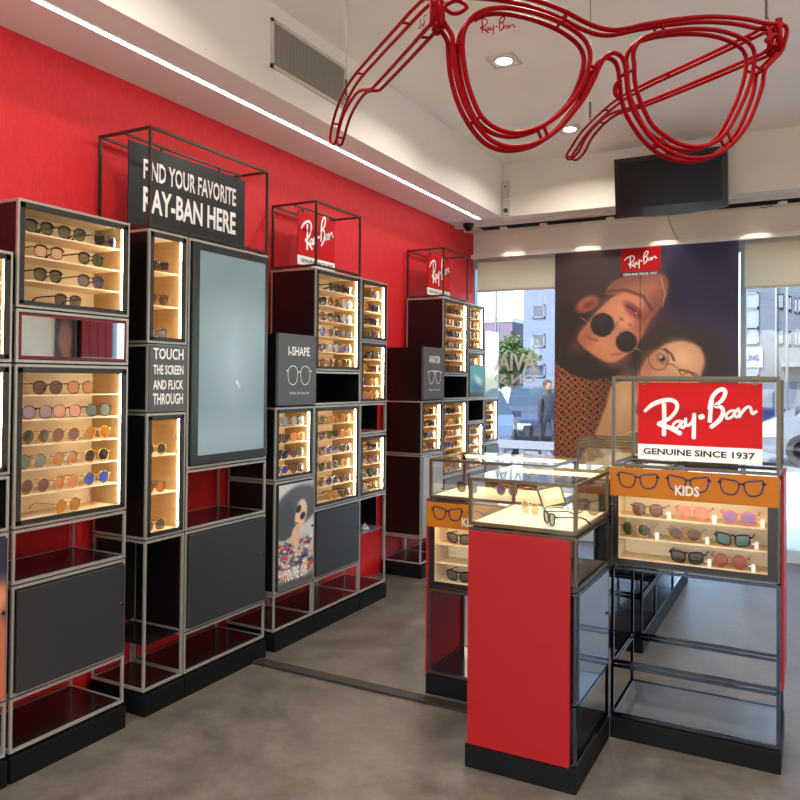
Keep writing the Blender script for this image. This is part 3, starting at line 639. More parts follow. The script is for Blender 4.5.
# -- three-column block: sign tower, tall tower, end tower
y0, y1 = 3.285, 3.645
t = tower('display_tower', 'half height display tower with the I-SHAPE sign and portrait door', y0, y1, G_T)
for z0, z1 in ((.9, 1.3), (.3, .9), (.1, .3)): tube_frame(t, y0, y1, z0, z1)
shell(t, y0, y1, 1.3, 1.7, solid=True)
d = bx('sign_panel', XF - .004, XF + .014, y0 + .004, y1 - .004, 1.308, 1.698, M_sign, t)
pl = wallplane(y0, 1.3, XF + .0145); text_part(d, pl, 'I-SHAPE', .09, .28, .2, .05, M_print, .0006, .02); tt = MB(); icon(tt, pl, .19, .175, .23, 'round', .004); tt.build('glasses_print', M_print, d); text_part(d, pl, 'Timeless. Searching. New', .1, .065, .19, .016, M_print, .0006, 0)
zE = lit_case(t, y0, y1, .9, 1.3, 4); tray(t, y0, y1, .1)
d = door_mod(t, y0, y1, .3, .9, M_signdark)
def lady(u, v):
    x, y = u * 225, v * 690; p = Paint(x, y, (196, 196, 190))
    p.ell(120, 160, 150, 128, -38, (78, 80, 86), .1); p.ell(150, 100, 90, 70, -30, (92, 94, 100), .7, .7); p.poly([(-20, 330), (10, 180), (70, 120), (120, 300), (60, 380)], (70, 72, 78), 12)
    p.poly([(0, 400), (40, 370), (90, 350), (150, 352), (200, 380), (240, 560), (235, 700), (0, 700)], (190, 178, 166), 6)
    rnd = np.random.RandomState(4)
    for i in range(170):
        cc = [(178, 44, 44), (196, 60, 50), (44, 52, 84), (70, 82, 110), (226, 214, 200), (90, 110, 120)][rnd.randint(6)]
        p.ell(rnd.uniform(0, 215), rnd.uniform(385, 610), rnd.uniform(6, 15), rnd.uniform(6, 13), rnd.uniform(0, 90), cc, .3)
    p.poly([(80, 350), (95, 300), (130, 290), (135, 350), (118, 470), (96, 430)], (214, 180, 146), 5); p.poly([(100, 250), (108, 190), (126, 130), (160, 120), (180, 170), (176, 240), (150, 300), (116, 310)], (222, 190, 158), 6)
    p.ell(125, 180, 17, 27, 14, (44, 42, 44), .12); p.ell(152, 232, 17, 27, 14, (44, 42, 44), .12); p.ell(112, 272, 10, 6, 30, (160, 50, 50), .4); p.ell(122, 300, 12, 30, 10, (196, 152, 120), .6, .5)
    p.put(np.clip((y - 610) / 50, 0, 1) * .85, (70, 68, 72)); return p.c
pl = wallplane(y0 + .022, .316, XF + .0125)
print_mesh('portrait_print', pl, y1 - y0 - .038, .562, 70, 110, lady, M_poster, d)
text_part(d, pl, "YOU'RE ON", .05, .035, .21, .07, M_print, .0025, .02)
y0, y1 = 3.648, 4.152
t = tower('display_tower', 'tall display tower under the larger red hanging logo sign', y0, y1, G_T)
for z0, z1 in ((1.5, 2.1), (1.3, 1.5), (.7, 1.3), (.3, .7), (.1, .3)): tube_frame(t, y0, y1, z0, z1)
zF = lit_case(t, y0, y1, 1.5, 2.1, 6); shell(t, y0, y1, 1.3, 1.5); zG = lit_case(t, y0, y1, .7, 1.3, 6); door_mod(t, y0, y1, .3, .7); tray(t, y0, y1, .1)
y0, y1 = 4.155, 4.497
t = tower('display_tower', 'display tower with three lit cases and an open red-backed base', y0, y1, G_T)
for z0, z1 in ((1.7, 2.1), (1.3, 1.7), (1.1, 1.3), (.7, 1.1), (.1, .7)): tube_frame(t, y0, y1, z0, z1)
zH = lit_case(t, y0, y1, 1.7, 2.1, 4); zI = lit_case(t, y0, y1, 1.3, 1.7, 4); zJ = lit_case(t, y0, y1, .7, 1.1, 4); tray(t, y0, y1, .1)
MB().box(-2.84, -2.585, y1 - .015, y1 - .011, .47, .69).build('side_panel', M_black, t); MB().box(-2.84, XF - .016, y0 + .016, y1 - .016, .46, .468).build('shelf', M_traygrey, t)
MB().box(-2.84, -2.585, y1 - .015, y1 - .011, 1.115, 1.285).build('side_panel', M_black, t)
o = thing('nose_display', 'small white display stand on the grey shelf above the red base', 'display stand', (-2.6, 4.36, .469))
MB().tube([(-2.6, 4.33, .475), (-2.6, 4.36, .5), (-2.6, 4.39, .475)], .006, 6).build('arch', M_white, o); MB().lathe((-2.6, 4.36, .469), [(.03, 0), (.03, .006)], 12).build('base', M_white, o)
gS = 'sunglasses in the block beside the touch screen'
fill_auto('case under I-SHAPE sign', zE, 3.285, 3.645, (2, 2, 2, 2), gS)
fill_auto('case below logo sign beside screen', zF, 3.648, 4.152, (2, 3, 3, 3, 3, 3), gS)
fill_auto('case above door beside portrait', zG, 3.648, 4.152, (3, 3, 3, 3, 3, 2), gS)
fill_auto('top case above red base', zH, 4.155, 4.497, (1, 2, 1, 2), gS)
fill_auto('middle case above red base', zI, 4.155, 4.497, (1, 2, 2, 2), gS)
fill_auto('lowest case above red base', zJ, 4.155, 4.497, (2, 2, 2, 2), gS)
# -- far block with the aviator sign
y0, y1 = 5.02, 5.383
t = tower('display_tower', 'half height display tower with the AVIATOR sign', y0, y1, G_T)
for z0, z1 in ((.9, 1.3), (.3, .9), (.1, .3)): tube_frame(t, y0, y1, z0, z1)
shell(t, y0, y1, 1.3, 1.7, solid=True)
d = bx('sign_panel', XF - .004, XF + .014, y0 + .004, y1 - .004, 1.308, 1.698, M_sign, t)
pl = wallplane(y0, 1.3, XF + .0145); text_part(d, pl, 'AVIATOR', .09, .28, .19, .055, M_print, .0006, .02); tt = MB(); icon(tt, pl, .19, .19, .24, 'aviator', .005); tt.build('glasses_print', M_print, d); text_part(d, pl, 'Open. Free. Iconic.', .09, .07, .2, .018, M_print, .0006, 0)
zK = lit_case(t, y0, y1, .9, 1.3, 4); tray(t, y0, y1, .1); door_mod(t, y0, y1, .3, .9, mat('pale_grey_door', (150, 150, 148), .35))
y0, y1 = 5.386, 5.87
t = tower('display_tower', 'tall display tower under the smaller far red logo sign', y0, y1, G_T)
for z0, z1 in ((1.5, 2.1), (1.3, 1.5), (.7, 1.3), (.3, .7), (.1, .3)): tube_frame(t, y0, y1, z0, z1)
zL = lit_case(t, y0, y1, 1.5, 2.1, 6); shell(t, y0, y1, 1.3, 1.5); zM = lit_case(t, y0, y1, .7, 1.3, 6); door_mod(t, y0, y1, .3, .7); tray(t, y0, y1, .1)
y0, y1 = 5.873, 6.235
t = tower('display_tower', 'display tower with a small turquoise picture panel', y0, y1, G_T)
for z0, z1 in ((1.7, 2.1), (1.3, 1.7), (1.1, 1.3), (.7, 1.1), (.3, .7), (.1, .3)): tube_frame(t, y0, y1, z0, z1)
zN = lit_case(t, y0, y1, 1.7, 2.1, 4); zO = lit_case(t, y0, y1, 1.3, 1.7, 4); shell(t, y0, y1, 1.1, 1.3); zP = lit_case(t, y0, y1, .7, 1.1, 4); door_mod(t, y0, y1, .3, .7); tray(t, y0, y1, .1)
d = bx('picture_panel', XF - .004, XF + .006, y0 + .02, y1 - .02, 1.32, 1.585, M_signdark, t)
def turq(u, v):
    p = Paint(u, v, (92, 178, 186)); p.ell(.5, .75, .5, .22, 0, (44, 120, 150), .6); p.ell(.6, .5, .3, .12, 20, (210, 232, 232), .6); p.put(np.clip((v - .88) * 12, 0, 1), (60, 66, 66)); return p.c
print_mesh('picture_print', wallplane(y0 + .03, 1.33, XF + .0065), y1 - y0 - .06, .25, 24, 24, turq, M_poster, d)
y0, y1 = 6.238, 6.575
t = tower('display_tower', 'end display tower topped by a square mirror box against the window', y0, y1, G_T)
for z0, z1 in ((1.3, 1.9), (.9, 1.3), (.3, .9), (.1, .3)): tube_frame(t, y0, y1, z0, z1)
shell(t, y0, y1, 1.3, 1.9, solid=True); MB().box(XF - .002, XF + .003, y0 + .016, y1 - .016, 1.318, 1.885).build('mirror', M_mirror, t)
zQ = lit_case(t, y0, y1, .9, 1.3, 4); door_mod(t, y0, y1, .3, .9); tray(t, y0, y1, .1)
gV = 'sunglasses in the far block by the window'
fill_auto('case under AVIATOR sign', zK, 5.02, 5.383, (2, 2, 2, 2), gV); fill_auto('case below far logo sign', zL, 5.386, 5.87, (2, 3, 2, 3, 3, 2), gV)
fill_auto('case under far black niche', zM, 5.386, 5.87, (3, 3, 3, 3, 2, 2), gV); fill_auto('case above turquoise picture', zN, 5.873, 6.235, (2, 2, 2, 1), gV)
fill_row('case holding turquoise picture', zO, 0, [(6.0, 'round', 'brown', 'gold'), (6.12, 'aviator', 'green', 'gold')], gV)
fill_auto('case below turquoise picture', zP, 5.873, 6.235, (2, 2, 2, 2), gV); fill_auto('case under square mirror box', zQ, 6.238, 6.575, (2, 2, 2, 2), gV)
# -- header frames with hanging signs
def header(y0, y1, lab, zt=2.49):
    t = thing('header_frame', lab, 'frame', (XF - .16, (y0 + y1) / 2, 2.1)); tube_frame(t, y0, y1, 2.103, zt, m=M_darktube, tb=.012)
    MB().box(-2.69, -2.68, y0 + .015, y1 - .015, zt - .02, zt - .01).build('sign_rod', M_darktube, t); return t
header(2.385, 3.212, 'wide open tube frame on top of the touch screen tower', 2.548)
header(3.648, 4.152, 'open tube frame around the larger red hanging logo sign')
header(5.386, 5.87, 'open tube frame around the far red hanging logo sign')
XS = -2.685
ya, yb = 2.42, float(on(245, 205, 0, XS)[1])
t = thing('hanging_sign', 'black hanging sign reading find your favorite above the touch screen', 'sign', (XS, (ya + yb) / 2, 2.125))
MB().box(XS - .006, XS, ya, yb, 2.125, 2.515).build('sign_panel', M_signdark, t); pl = wallplane(ya, 2.125, XS); text_part(t, pl, 'FIND YOUR FAVORITE', .085, .235, yb - ya - .16, .092, M_print, .0008, .022); text_part(t, pl, 'RAY-BAN HERE', .085, .085, yb - ya - .16, .115, M_print, .0008, .028)
for y in (ya + .2, yb - .2): MB().box(XS - .008, XS + .003, y - .006, y + .006, 2.5, 2.53).build('clip', M_darktube, t)
def logo_sign(ya, yb, z0, z1, lab):
    t = thing('hanging_sign', lab, 'sign', (XS, (ya + yb) / 2, z0)); W = yb - ya; H = z1 - z0; sh = H * .17
    MB().box(XS - .005, XS, ya, yb, z0 + sh, z1).build('red_panel', M_redsign, t); MB().box(XS - .005, XS, ya, yb, z0, z0 + sh).build('white_band', M_print, t)
    pl = wallplane(ya, z0, XS); tt = MB(); logo(tt, pl, W * .07, sh + H * .12, W * .87, .001, bold=1.35, ysc=1.5); tt.build('logo_lettering', M_print, t)
    tt = MB(); text_mesh(tt, pl, 'GENUINE SINCE 1937', W * .06, sh * .3, W * .88, sh * .42, .001, .02); tt.build('lettering', M_blackprint, t)
    for y in (ya + W * .12, yb - W * .12): MB().box(XS - .007, XS + .003, y - .005, y + .005, z1 - .01, 2.47).build('clip', M_darktube, t)
logo_sign(3.70, float(on(335, 240, 0, XS)[1]), 2.135, 2.46, 'red hanging logo sign with white band on the block beside the touch screen')
logo_sign(5.44, float(on(450, 277, 0, XS)[1]), 2.135, 2.455, 'red hanging logo sign with white band on the far block by the window')
# ------------------------------------------------------------------ island: front counter
def glass_case(par, x0, x1, y0, y1, z0, z1, led=True):
    c = tube_frame(par, y0, y1, z0, z1, x0, x1, M_brass, .013, 'case_frame')
    MB().box(x0 + .008, x1 - .008, y0 + .008, y1 - .008, z0 + .006, z0 + .014).build('deck', M_deck, c)
    a, b = z0 + .016, z1 - .016; e = .016
    for q in ((x0 + e, x1 - e, y0 + .006, y0 + .010), (x0 + e, x1 - e, y1 - .010, y1 - .006), (x0 + .006, x0 + .010, y0 + e, y1 - e), (x1 - .010, x1 - .006, y0 + e, y1 - e)): MB().box(*q, a, b).build('pane', M_glass, c)
    MB().box(x0 + .006, x1 - .006, y0 + .006, y1 - .006, z1 - .004, z1 - .001).build('pane', M_glass, c)
    if led: MB().box(x0 + .03, x1 - .03, y1 - .05, y1 - .022, z1 - .024, z1 - .016).build('led_bar', M_ledwarm, c)
    return c
cx0, cx1, cy0, cy1 = -1.147, -.732, 2.682, 3.18
t = thing('display_counter', 'red-fronted display counter with a glass case on top', 'display counter', ((cx0 + cx1) / 2, (cy0 + cy1) / 2, 0))
bx('plinth', cx0 - .004, cx1 + .004, cy0 - .004, cy1, 0, .085, M_plinth, t, .002)
for z0, z1 in ((.088, .3), (.3, .7), (.7, .9)): tube_frame(t, cy0 + .008, cy1, z0, z1, cx0, cx1, M_steelrail if z0 < .6 else M_darktube)
bx('front_panel', cx0 + .006, cx1 - .02, cy0 - .008, cy0 + .008, .09, .886, M_redpanel, t, .001)
MB().box(cx0 + .01, cx1 - .016, cy0 + .02, cy1 - .012, .31, .69).build('carcass', M_black, t)
MB().box(cx0 + .004, cx0 + .010, cy0 + .02, cy1 - .012, .1, .89).build('side_panel', M_black, t)
M_gdoor = mat('glossy_grey_door', (74, 80, 86), .2, coat=.6)
d = bx('door', cx1 - .008, cx1 + .006, cy0 + .03, cy1 - .02, .315, .688, M_gdoor, t, .002)
MB().lathe((cx1 + .006, cy1 - .05, .52), [(.007, 0), (.007, .006), (.004, .009)], 10, 'x').build('knob', M_knob, d, True)
for z in (.1, .71): MB().box(cx0 + .014, cx1 - .014, cy0 + .02, cy1 - .014, z, z + .008).build('tray', M_tray, t)
glass_case(t, cx0, cx1, cy0 + .003, cy1, .902, 1.088)
# things shown in the glass case
ZD = .902 + .0145
def folded(loc, rot, lens, rim, lab):
    t = thing('folded_sunglasses', lab, 'sunglasses', loc); t.rotation_euler = (math.radians(-62), 0, rot)
    for pn, me in sun_meshes('wayfarer'):
        o = bpy.data.objects.new(pn, me); COL.objects.link(o); o.parent = t; o.material_slots[0].link = 'OBJECT'; o.material_slots[0].material = lensmat(lens) if pn == 'lens' else RIM[rim]
        if pn == 'temple':
            s = 1 if me.vertices[0].co.x > 0 else -1; piv = Matrix.Translation((s * .066, -.006, 0)); o.matrix_local = piv @ Matrix.Rotation(-s * math.radians(82), 4, 'Z') @ piv.inverted()
    return t
p1 = on(530, 515, 2, ZD); p2 = on(549, 525, 2, ZD); p3 = np.array([-.80, 3.07, ZD]); p4 = np.array([-.915, 3.03, ZD])
mat('clear_acetate', (226, 208, 180), .2); RIM['clear'] = MATS['clear_acetate']
place_sun('panto', 'clear brown', 'clear', (p1[0], p1[1], ZD + .001), 2.5, 'clear framed eyeglasses lying open on the cream case deck', None)
place_sun('wayfarer', 'black', 'black', (p2[0], p2[1], ZD + .001), 2.2, 'black sunglasses on the cream case deck beside the clear pair', None)
place_sun('aviator', 'grey', 'brown', (p3[0], p3[1], ZD + .001), 2.9, 'grey aviator sunglasses standing behind the little price card', None)
t = thing('price_card', 'tilted cream card in a dark frame inside the glass case', 'card', (p4[0], p4[1], ZD)); 
Rm = Matrix.Rotation(math.radians(24), 3, 'Z') @ Matrix.Rotation(math.radians(-30), 3, 'X') @ Matrix.Rotation(math.radians(-14), 3, 'Y'); bs = Vector((p4[0], p4[1], ZD + .03))
for nm, bb, m in (('card_frame', (-.05, .05, 0, .006, 0, .085), M_bezel), ('card_face', (-.043, .043, -.0015, 0, .007, .078), mat('card_gold', (222, 196, 140), .4))):
    q = MB().box(*bb); q.v = [tuple(Rm @ Vector(v) + bs) for v in q.v]; q.build(nm, m, t)
q = MB()
for x in (-.025, -.002, .02): q.box(x, x + .012, -.0025, -.0015, .03, .055)
q.v = [tuple(Rm @ Vector(v) + bs) for v in q.v]; q.build('card_print', M_print, t)
q = MB()
for x in (-.046, .046): q.tube([(x, 0, .002), (x, -.02, -.03)], .0022, 6)
q.v = [tuple(Rm @ Vector(v) + bs) for v in q.v]; q.v = [(a, b, max(c, ZD + .001)) for a, b, c in q.v]; q.build('card_feet', M_knob, t)
# ------------------------------------------------------------------ kids units
def navy_icons(par, pl, W, H, n, lw):
    for i in range(n): tt = MB(); icon(tt, pl, W * (.175 + .3075 * i), H * .6, W * .262, 'kids', lw); tt.build('glasses_print', M_navy, par)
kx0, kx1, ky0, ky1 = -.727, -.105, 3.192, 3.60
t = thing('kids_display', 'open tube display with mustard KIDS header and red logo sign above', 'display stand', ((kx0 + kx1) / 2, 3.4, 0))
bx('plinth', kx0, kx1 + .004, ky0 - .004, ky1, 0, .083, M_plinth, t, .002)
MB().box(kx0 + .012, kx1 - .012, ky0 + .012, ky1 - .012, .088, .096).build('tray', M_traygrey, t)
for z0, z1 in ((.085, .3), (.3, .7)): tube_frame(t, ky0, ky1, z0, z1, kx0, kx1, M_steelrail, .012)
tube_frame(t, ky0, ky1, .7, 1.1, kx0, kx1, M_darktube, .012); tube_frame(t, ky0, ky1, 1.1, 1.478, kx0, kx1, M_darktube, .013)
def kids_case(t, x0, x1, y0, y1, z0, z1, rows, xl=None):
    c = MB(); th = .01
    c.box(x0, x1, y1 - th, y1, z0, z1); c.box(x0, x0 + th, y0, y1 - th, z0, z1); c.box(x1 - th, x1, y0, y1 - th, z0, z1); c.box(x0 + th, x1 - th, y0, y1 - th, z0, z0 + th); c.box(x0 + th, x1 - th, y0, y1 - th, z1 - th, z1)
    c = c.build('lit_case', M_black, t); yb = y0 + .17
    MB().box(x0 + th, x1 - th, yb, yb + .006, z0 + th, z1 - th).build('back_panel', M_wood, c)
    for a in (x0 + th, x1 - th - .004): MB().box(a, a + .004, y0 + .006, yb, z0 + th, z1 - th).build('side_lining', M_wood, c)
    f = MB(); bw = .034
    for q in ((x0, x1, z0, z0 + .02), (x0, x0 + bw * .6, z0 + .02, z1), (x1 - bw, x1, z0 + .02, z1)): f.box(q[0], q[1], y0 - .004, y0 + .006, q[2], q[3])
    f.build('bezel', M_black, c)
    MB().box(x0 + .03, x1 - .03, y0 + .012, y0 + .03, z1 - th - .006, z1 - th).build('led_strip', M_ledkids, c)
    zs = []
    for r in range(rows):
        z = z0 + th + (z1 - z0 - .03) / rows * (rows - 1 - r); MB().box(x0 + th + .004, x1 - th - .004, y0 + .034, yb, z, z + .005).build('shelf', M_shelf, c); zs.append(z + .005)
    return zs
zk = kids_case(t, kx0 + .008, kx1 - .008, ky0 + .002, ky1 - .02, .71, 1.0, 3)
h = bx('header_panel', kx0 - .002, kx1 - .002, ky0 - .016, ky0 - .006, .987, 1.102, M_yellow, t)
pl = Plane2((kx0, ky0 - .0165, .987), (1, 0, 0), (0, 0, 1), (0, -1, 0)); W = kx1 - kx0
navy_icons(h, pl, W, .115, 3, .0062); tt = MB(); text_mesh(tt, pl, 'KIDS', W * .405, .02, W * .145, .04, .0035, .03); tt.build('lettering', M_greyprint, h)
bx('side_panel', kx1 + .003, kx1 + .012, ky0 + .03, ky1 - .02, .3, 1.1, M_redpanel, t)
KY = ky0 + .055
def kx(px, py): return float(on(px, py, 1, KY)[0])
kg = 'sunglasses in the KIDS case'
for r, row in enumerate([[(647.5, 513, 'panto', 'brown', 'brown', 'top'), (692, 518, 'aviator', 'copper', 'pink', 'top'), (739, 522, 'panto', 'violet', 'pink', 'top')],
        [(636, 532, 'round', 'dark green', 'gold', 'middle'), (685, 538, 'aviator', 'brown', 'gold', 'middle'), (733, 543, 'wayfarer', 'teal', 'black', 'middle')], [(687, 562, 'wayfarer', 'black', 'black', 'bottom'), (730, 565, 'round', 'rust', 'rust', 'bottom')]]):
    for px, py, st, le, ri, sh in row:
        x = kx(px, py); place_sun(st, le, ri, (x, KY, zk[r] + .004), math.pi, f'{le} {st} children sunglasses on the {sh} shelf under the KIDS header', kg)
        s = thing('security_tag', f'white security tag clipped beside the {le} {st} children sunglasses', 'tag', (x + .082, KY + .01, zk[r]), 'security tags in the KIDS case')
        MB().box(x + .076, x + .09, KY, KY + .018, zk[r], zk[r] + .03).build('tag_body', M_print, s); MB().box(x + .066, x + .076, KY + .006, KY + .01, zk[r] + .016, zk[r] + .02).build('tag_clip', M_print, s)
# hanging logo sign in its frame
sx0, sx1, sz0, sz1 = -.632, -.168, 1.135, 1.45; SY = 3.20 + .05
t = thing('hanging_sign', 'large red logo sign with white band hanging above the KIDS header', 'sign', ((sx0 + sx1) / 2, SY, sz0)); sh = .062
MB().box(sx0, sx1, SY, SY + .006, sz0 + sh, sz1).build('red_panel', M_redsign, t); MB().box(sx0, sx1, SY, SY + .006, sz0, sz0 + sh).build('white_band', M_print, t)
pl = Plane2((sx0, SY, sz0), (1, 0, 0), (0, 0, 1), (0, -1, 0)); W = sx1 - sx0
tt = MB(); logo(tt, pl, W * .055, sh + .036, W * .9, .001, bold=1.22, ysc=1.03); tt.build('logo_lettering', M_print, t)
tt = MB(); text_mesh(tt, pl, 'GENUINE SINCE 1937', W * .045, sh * .33, W * .9, sh * .42, .001, .03); tt.build('lettering', M_blackprint, t)
for x in (sx0 + .025, sx1 - .025): MB().box(x - .007, x + .007, SY - .003, SY + .009, sz1 - .01, sz1 + .012).build('clip', M_darktube, t)
MB().box(kx0 + .01, kx1 - .01, SY - .002, SY + .008, sz1 + .003, sz1 + .012).build('sign_rod', M_darktube, t)
# kids unit behind the counter's other side
lx0, lx1, ly0, ly1 = -1.572, -.985, 3.215, 3.62
t = thing('kids_display', 'glass-topped KIDS display half hidden behind the red-fronted counter', 'display stand', ((lx0 + lx1) / 2, 3.4, 0))
bx('plinth', lx0 - .008, lx1, ly0 - .004, ly1, 0, .088, M_plinth, t, .002); MB().box(lx0 + .012, lx1 - .012, ly0 + .012, ly1 - .012, .094, .102).build('tray', M_tray, t)
for z0, z1 in ((.09, .49), (.49, .9)): tube_frame(t, ly0, ly1, z0, z1, lx0, lx1, M_darktube, .012)
zl = kids_case(t, lx0 + .008, lx1 - .008, ly0 + .002, ly1 - .02, .5, .79, 3)
h = bx('header_panel', lx0 - .002, lx1 - .002, ly0 - .016, ly0 - .006, .775, .888, M_yellow, t)
pl = Plane2((lx0, ly0 - .0165, .775), (1, 0, 0), (0, 0, 1), (0, -1, 0)); W = lx1 - lx0
navy_icons(h, pl, W, .112, 3, .0062); tt = MB(); text_mesh(tt, pl, 'KIDS', W * .3, .016, W * .145, .04, .0035, .03); tt.build('lettering', M_greyprint, h)
bx('side_panel', lx0 - .012, lx0 - .002, ly0, ly1, .092, .9, M_redpanel, t)
glass_case(t, lx0, lx1, ly0, ly1, .902, 1.09)
for r, sh in ((0, 'upper'), (2, 'lower')):
    place_sun('wayfarer', 'grey', 'black', (-1.445, ly0 + .06, zl[r] + .004), math.pi - .1, f'grey children sunglasses with red temples on the {sh} half-hidden shelf', 'red templed children sunglasses', temple='red')
# ------------------------------------------------------------------ rear island
rx0, rx1, ry0, ry1 = -1.162, -.80, 4.24, 5.93
t = thing('display_counter', 'long black rear display counter with a glass top behind the KIDS sign', 'display counter', ((rx0 + rx1) / 2, 5, 0))
bx('plinth', rx0, rx1 + .004, ry0, ry1, 0, .085, M_plinth, t, .002)
for a, b in ((ry0, ry0 + .42), (ry0 + .42, ry0 + 1.05), (ry0 + 1.05, ry1)):
    for z0, z1 in ((.088, .3), (.3, .7), (.7, .9)): tube_frame(t, a, b, z0, z1, rx0, rx1, M_steelrail, .012)
    MB().box(rx0 + .014, rx1 - .014, a + .014, b - .014, .094, .102).build('tray', M_tray, t)
for a, b, m in ((ry0 + .42, ry0 + 1.05, M_gdoor), (ry0 + 1.05, ry1, M_redpanel)):
    MB().box(rx0 + .01, rx1 - .016, a + .012, b - .012, .31, .69).build('carcass', M_black, t); bx('door', rx1 - .008, rx1 + .004, a + .02, b - .02, .315, .688, m, t)
MB().box(rx0 + .01, rx1 - .016, ry0 + .012, ry1 - .012, .71, .89).build('drawer_box', M_black, t)
glass_case(t, rx0, rx1, ry0, ry1, .902, 1.10)
tube_frame(t, ry0, ry0 + .42, 1.10, 1.13, rx0, rx1, M_brass, .01, 'case_rail')
for i in range(7):
    y = ry0 + .14 + i * .24; st, le, ri = POOL[i]
    place_sun(st, le, ri, (-.98, y, ZD + .002), 2.9, f'{le} {st} sunglasses inside the long rear glass case', 'sunglasses in the rear glass case')
for i in range(3):
    x = lx0 + .13 + i * .2; st, le, ri = POOL[i + 4]
    place_sun(st, le, ri, (x, 3.36, ZD + .002), 2.9, f'{le} {st} sunglasses inside the half-hidden glass case top', 'sunglasses in the half-hidden glass case')
# ------------------------------------------------------------------ giant hanging glasses
HX = 174
hv = ray(HX, 383)[:2]; hv = Vector((hv[0], hv[1], 0)).normalized(); hu = Vector((hv.y, -hv.x, 0))
d = ray(441, 10); PL = Vector(CP) + Vector(d) / math.hypot(d[0], d[1]) * 2.05
def onplane(px, py, P, n): d = Vector(ray(px, py)); return Vector(CP) + d * ((P - Vector(CP)).dot(n) / d.dot(n))
def fr(pts): return [onplane(x, y, PL, hv) for x, y in pts]
PR = onplane(779, 35, PL, hv)
t = thing('giant_glasses', 'giant dark red tubular sunglasses sculpture hanging from the ceiling on wires', 'sculpture', tuple(PL))
lring = [(440 + .225 * x, .225 * y) for x, y in [(100, 190), (112, 125), (150, 72), (212, 42), (290, 34), (380, 47), (470, 73), (560, 113), (632, 166), (662, 212), (667, 262), (650, 332), (610, 420), (550, 490), (480, 545), (420, 574), (350, 590), (280, 582), (220, 552), (178, 508), (150, 450), (123, 370), (106, 280)]]
rring = [(634.3, 65.3), (633.4, 52.6), (639.8, 40.8), (652.5, 34.5), (668.8, 31), (690, 29), (713, 29.8), (732, 34), (747, 41.4), (754, 51), (754, 66), (749.3, 85), (740.8, 106), (728, 129.6), (715, 142.4), (698, 147), (681, 144.5), (668.5, 138), (654, 127), (645, 112), (638, 95), (634.7, 80)]
outer = [(445, 24), (452, 36), (453, 50), (455, 70), (461, 94), (471, 116), (485, 135), (498.5, 144), (513, 147), (530, 145), (546, 138.5), (561.5, 126), (575, 110), (586, 94.5), (595, 76.5), (600, 65), (606.5, 56), (614.5, 53), (621.6, 57), (625, 65), (626.5, 78), (628, 92.5), (632.5, 109), (641.6, 125), (652.5, 139), (666, 150), (684, 157), (702, 158), (719.5, 153), (734, 142), (747, 125), (755.6, 106), (762, 87), (765, 70), (772.6, 60.6), (780, 53), (784, 44.6), (786, 26.5), (766, 23.4), (745, 19), (724, 17), (702.5, 17), (677, 19.5), (660, 22), (641.6, 25), (629, 28), (614, 30), (600, 28), (583.6, 21.5), (566, 12), (548, 4.5), (530, -1), (505, -6), (475, -9), (450, -9), (438, -3), (437.5, 12)]
r_ = .0069; back = hv * .036
for nm, pts in (('brow_frame', outer), ('lens_ring', lring), ('lens_ring', rring)):
    P = fr(smooth_path(pts, 4, True)); b = MB().tube(P, r_, 8, True); b.tube([p + back for p in P], r_, 8, True)
    if nm == 'brow_frame':
        for (x1, y1), (x2, y2) in (((453, 45), (461, 44)), ((474, 121), (480, 117)), ((548, 137), (544, 127)), ((568, 13), (563, 22)), ((598, 68), (590, 66)), ((661, 22), (664, 31)), ((660, 145), (664, 136)), ((732, 144), (727, 131)), ((764, 70), (754, 66)), ((627, 72), (634, 70))):
            A, B = fr([(x1, y1)])[0], fr([(x2, y2)])[0]; b.tube([A, B], r_ * .7, 6); b.tube([A + back, B + back], r_ * .7, 6); b.tube([A, A + back], r_ * .7, 6)
    b.build(nm, M_redglass, t, True)
for cpt in ([(445, 7), (452, 2), (459, 1), (467, 7), (459, 13), (451, 13)], [(769, 40), (774, 35), (780, 36), (782, 41), (776, 45), (770, 44)]):
    MB().tube(fr(smooth_path(cpt, 4, True)), r_ * .8, 8, True).build('rivet_loop', M_redglass, t, True)
def armp(pts, P): return [onplane(x, y, P, hu) for x, y in pts]
larm = [(441, 2), (430, 4), (400, 35), (374, 63), (360, 79), (350, 95), (343, 112), (338, 130), (337, 142), (341, 145), (344, 138), (349, 120), (357, 104), (367, 92), (378, 90.5), (384, 86), (410, 59), (437, 30), (442, 24)]
rarm = [(776, 27), (762, 34), (745, 42), (700, 63), (660, 81), (640, 91), (622, 101), (604, 116), (588, 132), (577, 148), (572, 157), (576, 160), (584, 153), (592, 138), (605, 123), (618, 114), (632, 110), (650, 104), (700, 84), (750, 63), (776, 50)]
for pts, P in ((larm, PL), (rarm, PR)):
    A = armp(smooth_path(pts, 3, True), P); b = MB().tube(A, r_ * .85, 8, True); off = hu * (-.03 if P is PL else .03); off = hu * -.03
    b.tube([p + off for p in A], r_ * .85, 8, True)
    for k in (2, 5, 11, 20, 30, 42, 50): q = k % len(A); b.tube([A[q], A[q] + off], r_ * .6, 6)
    b.build('temple_arm', M_redglass, t, True)
for P in (PL, PR):
    b = MB()
    for dz in (-.03, .005, .03): b.tube([P + Vector((0, 0, dz)) - hv * .005, P + Vector((0, 0, dz)) + back * 1.5], r_ * 1.3, 8)
    b.tube([P + Vector((0, 0, -.05)), P + Vector((0, 0, .05))], .011, 8); b.tube([P + back + Vector((0, 0, -.05)), P + back + Vector((0, 0, .05))], .011, 8); b.build('hinge', M_redglass, t, True)
MB().tube([p + back * .5 for p in fr(smooth_path([(624, 78), (619, 84), (619, 92), (624, 97)], 4))], r_, 8).build('nose_pad', M_redglass, t, True)
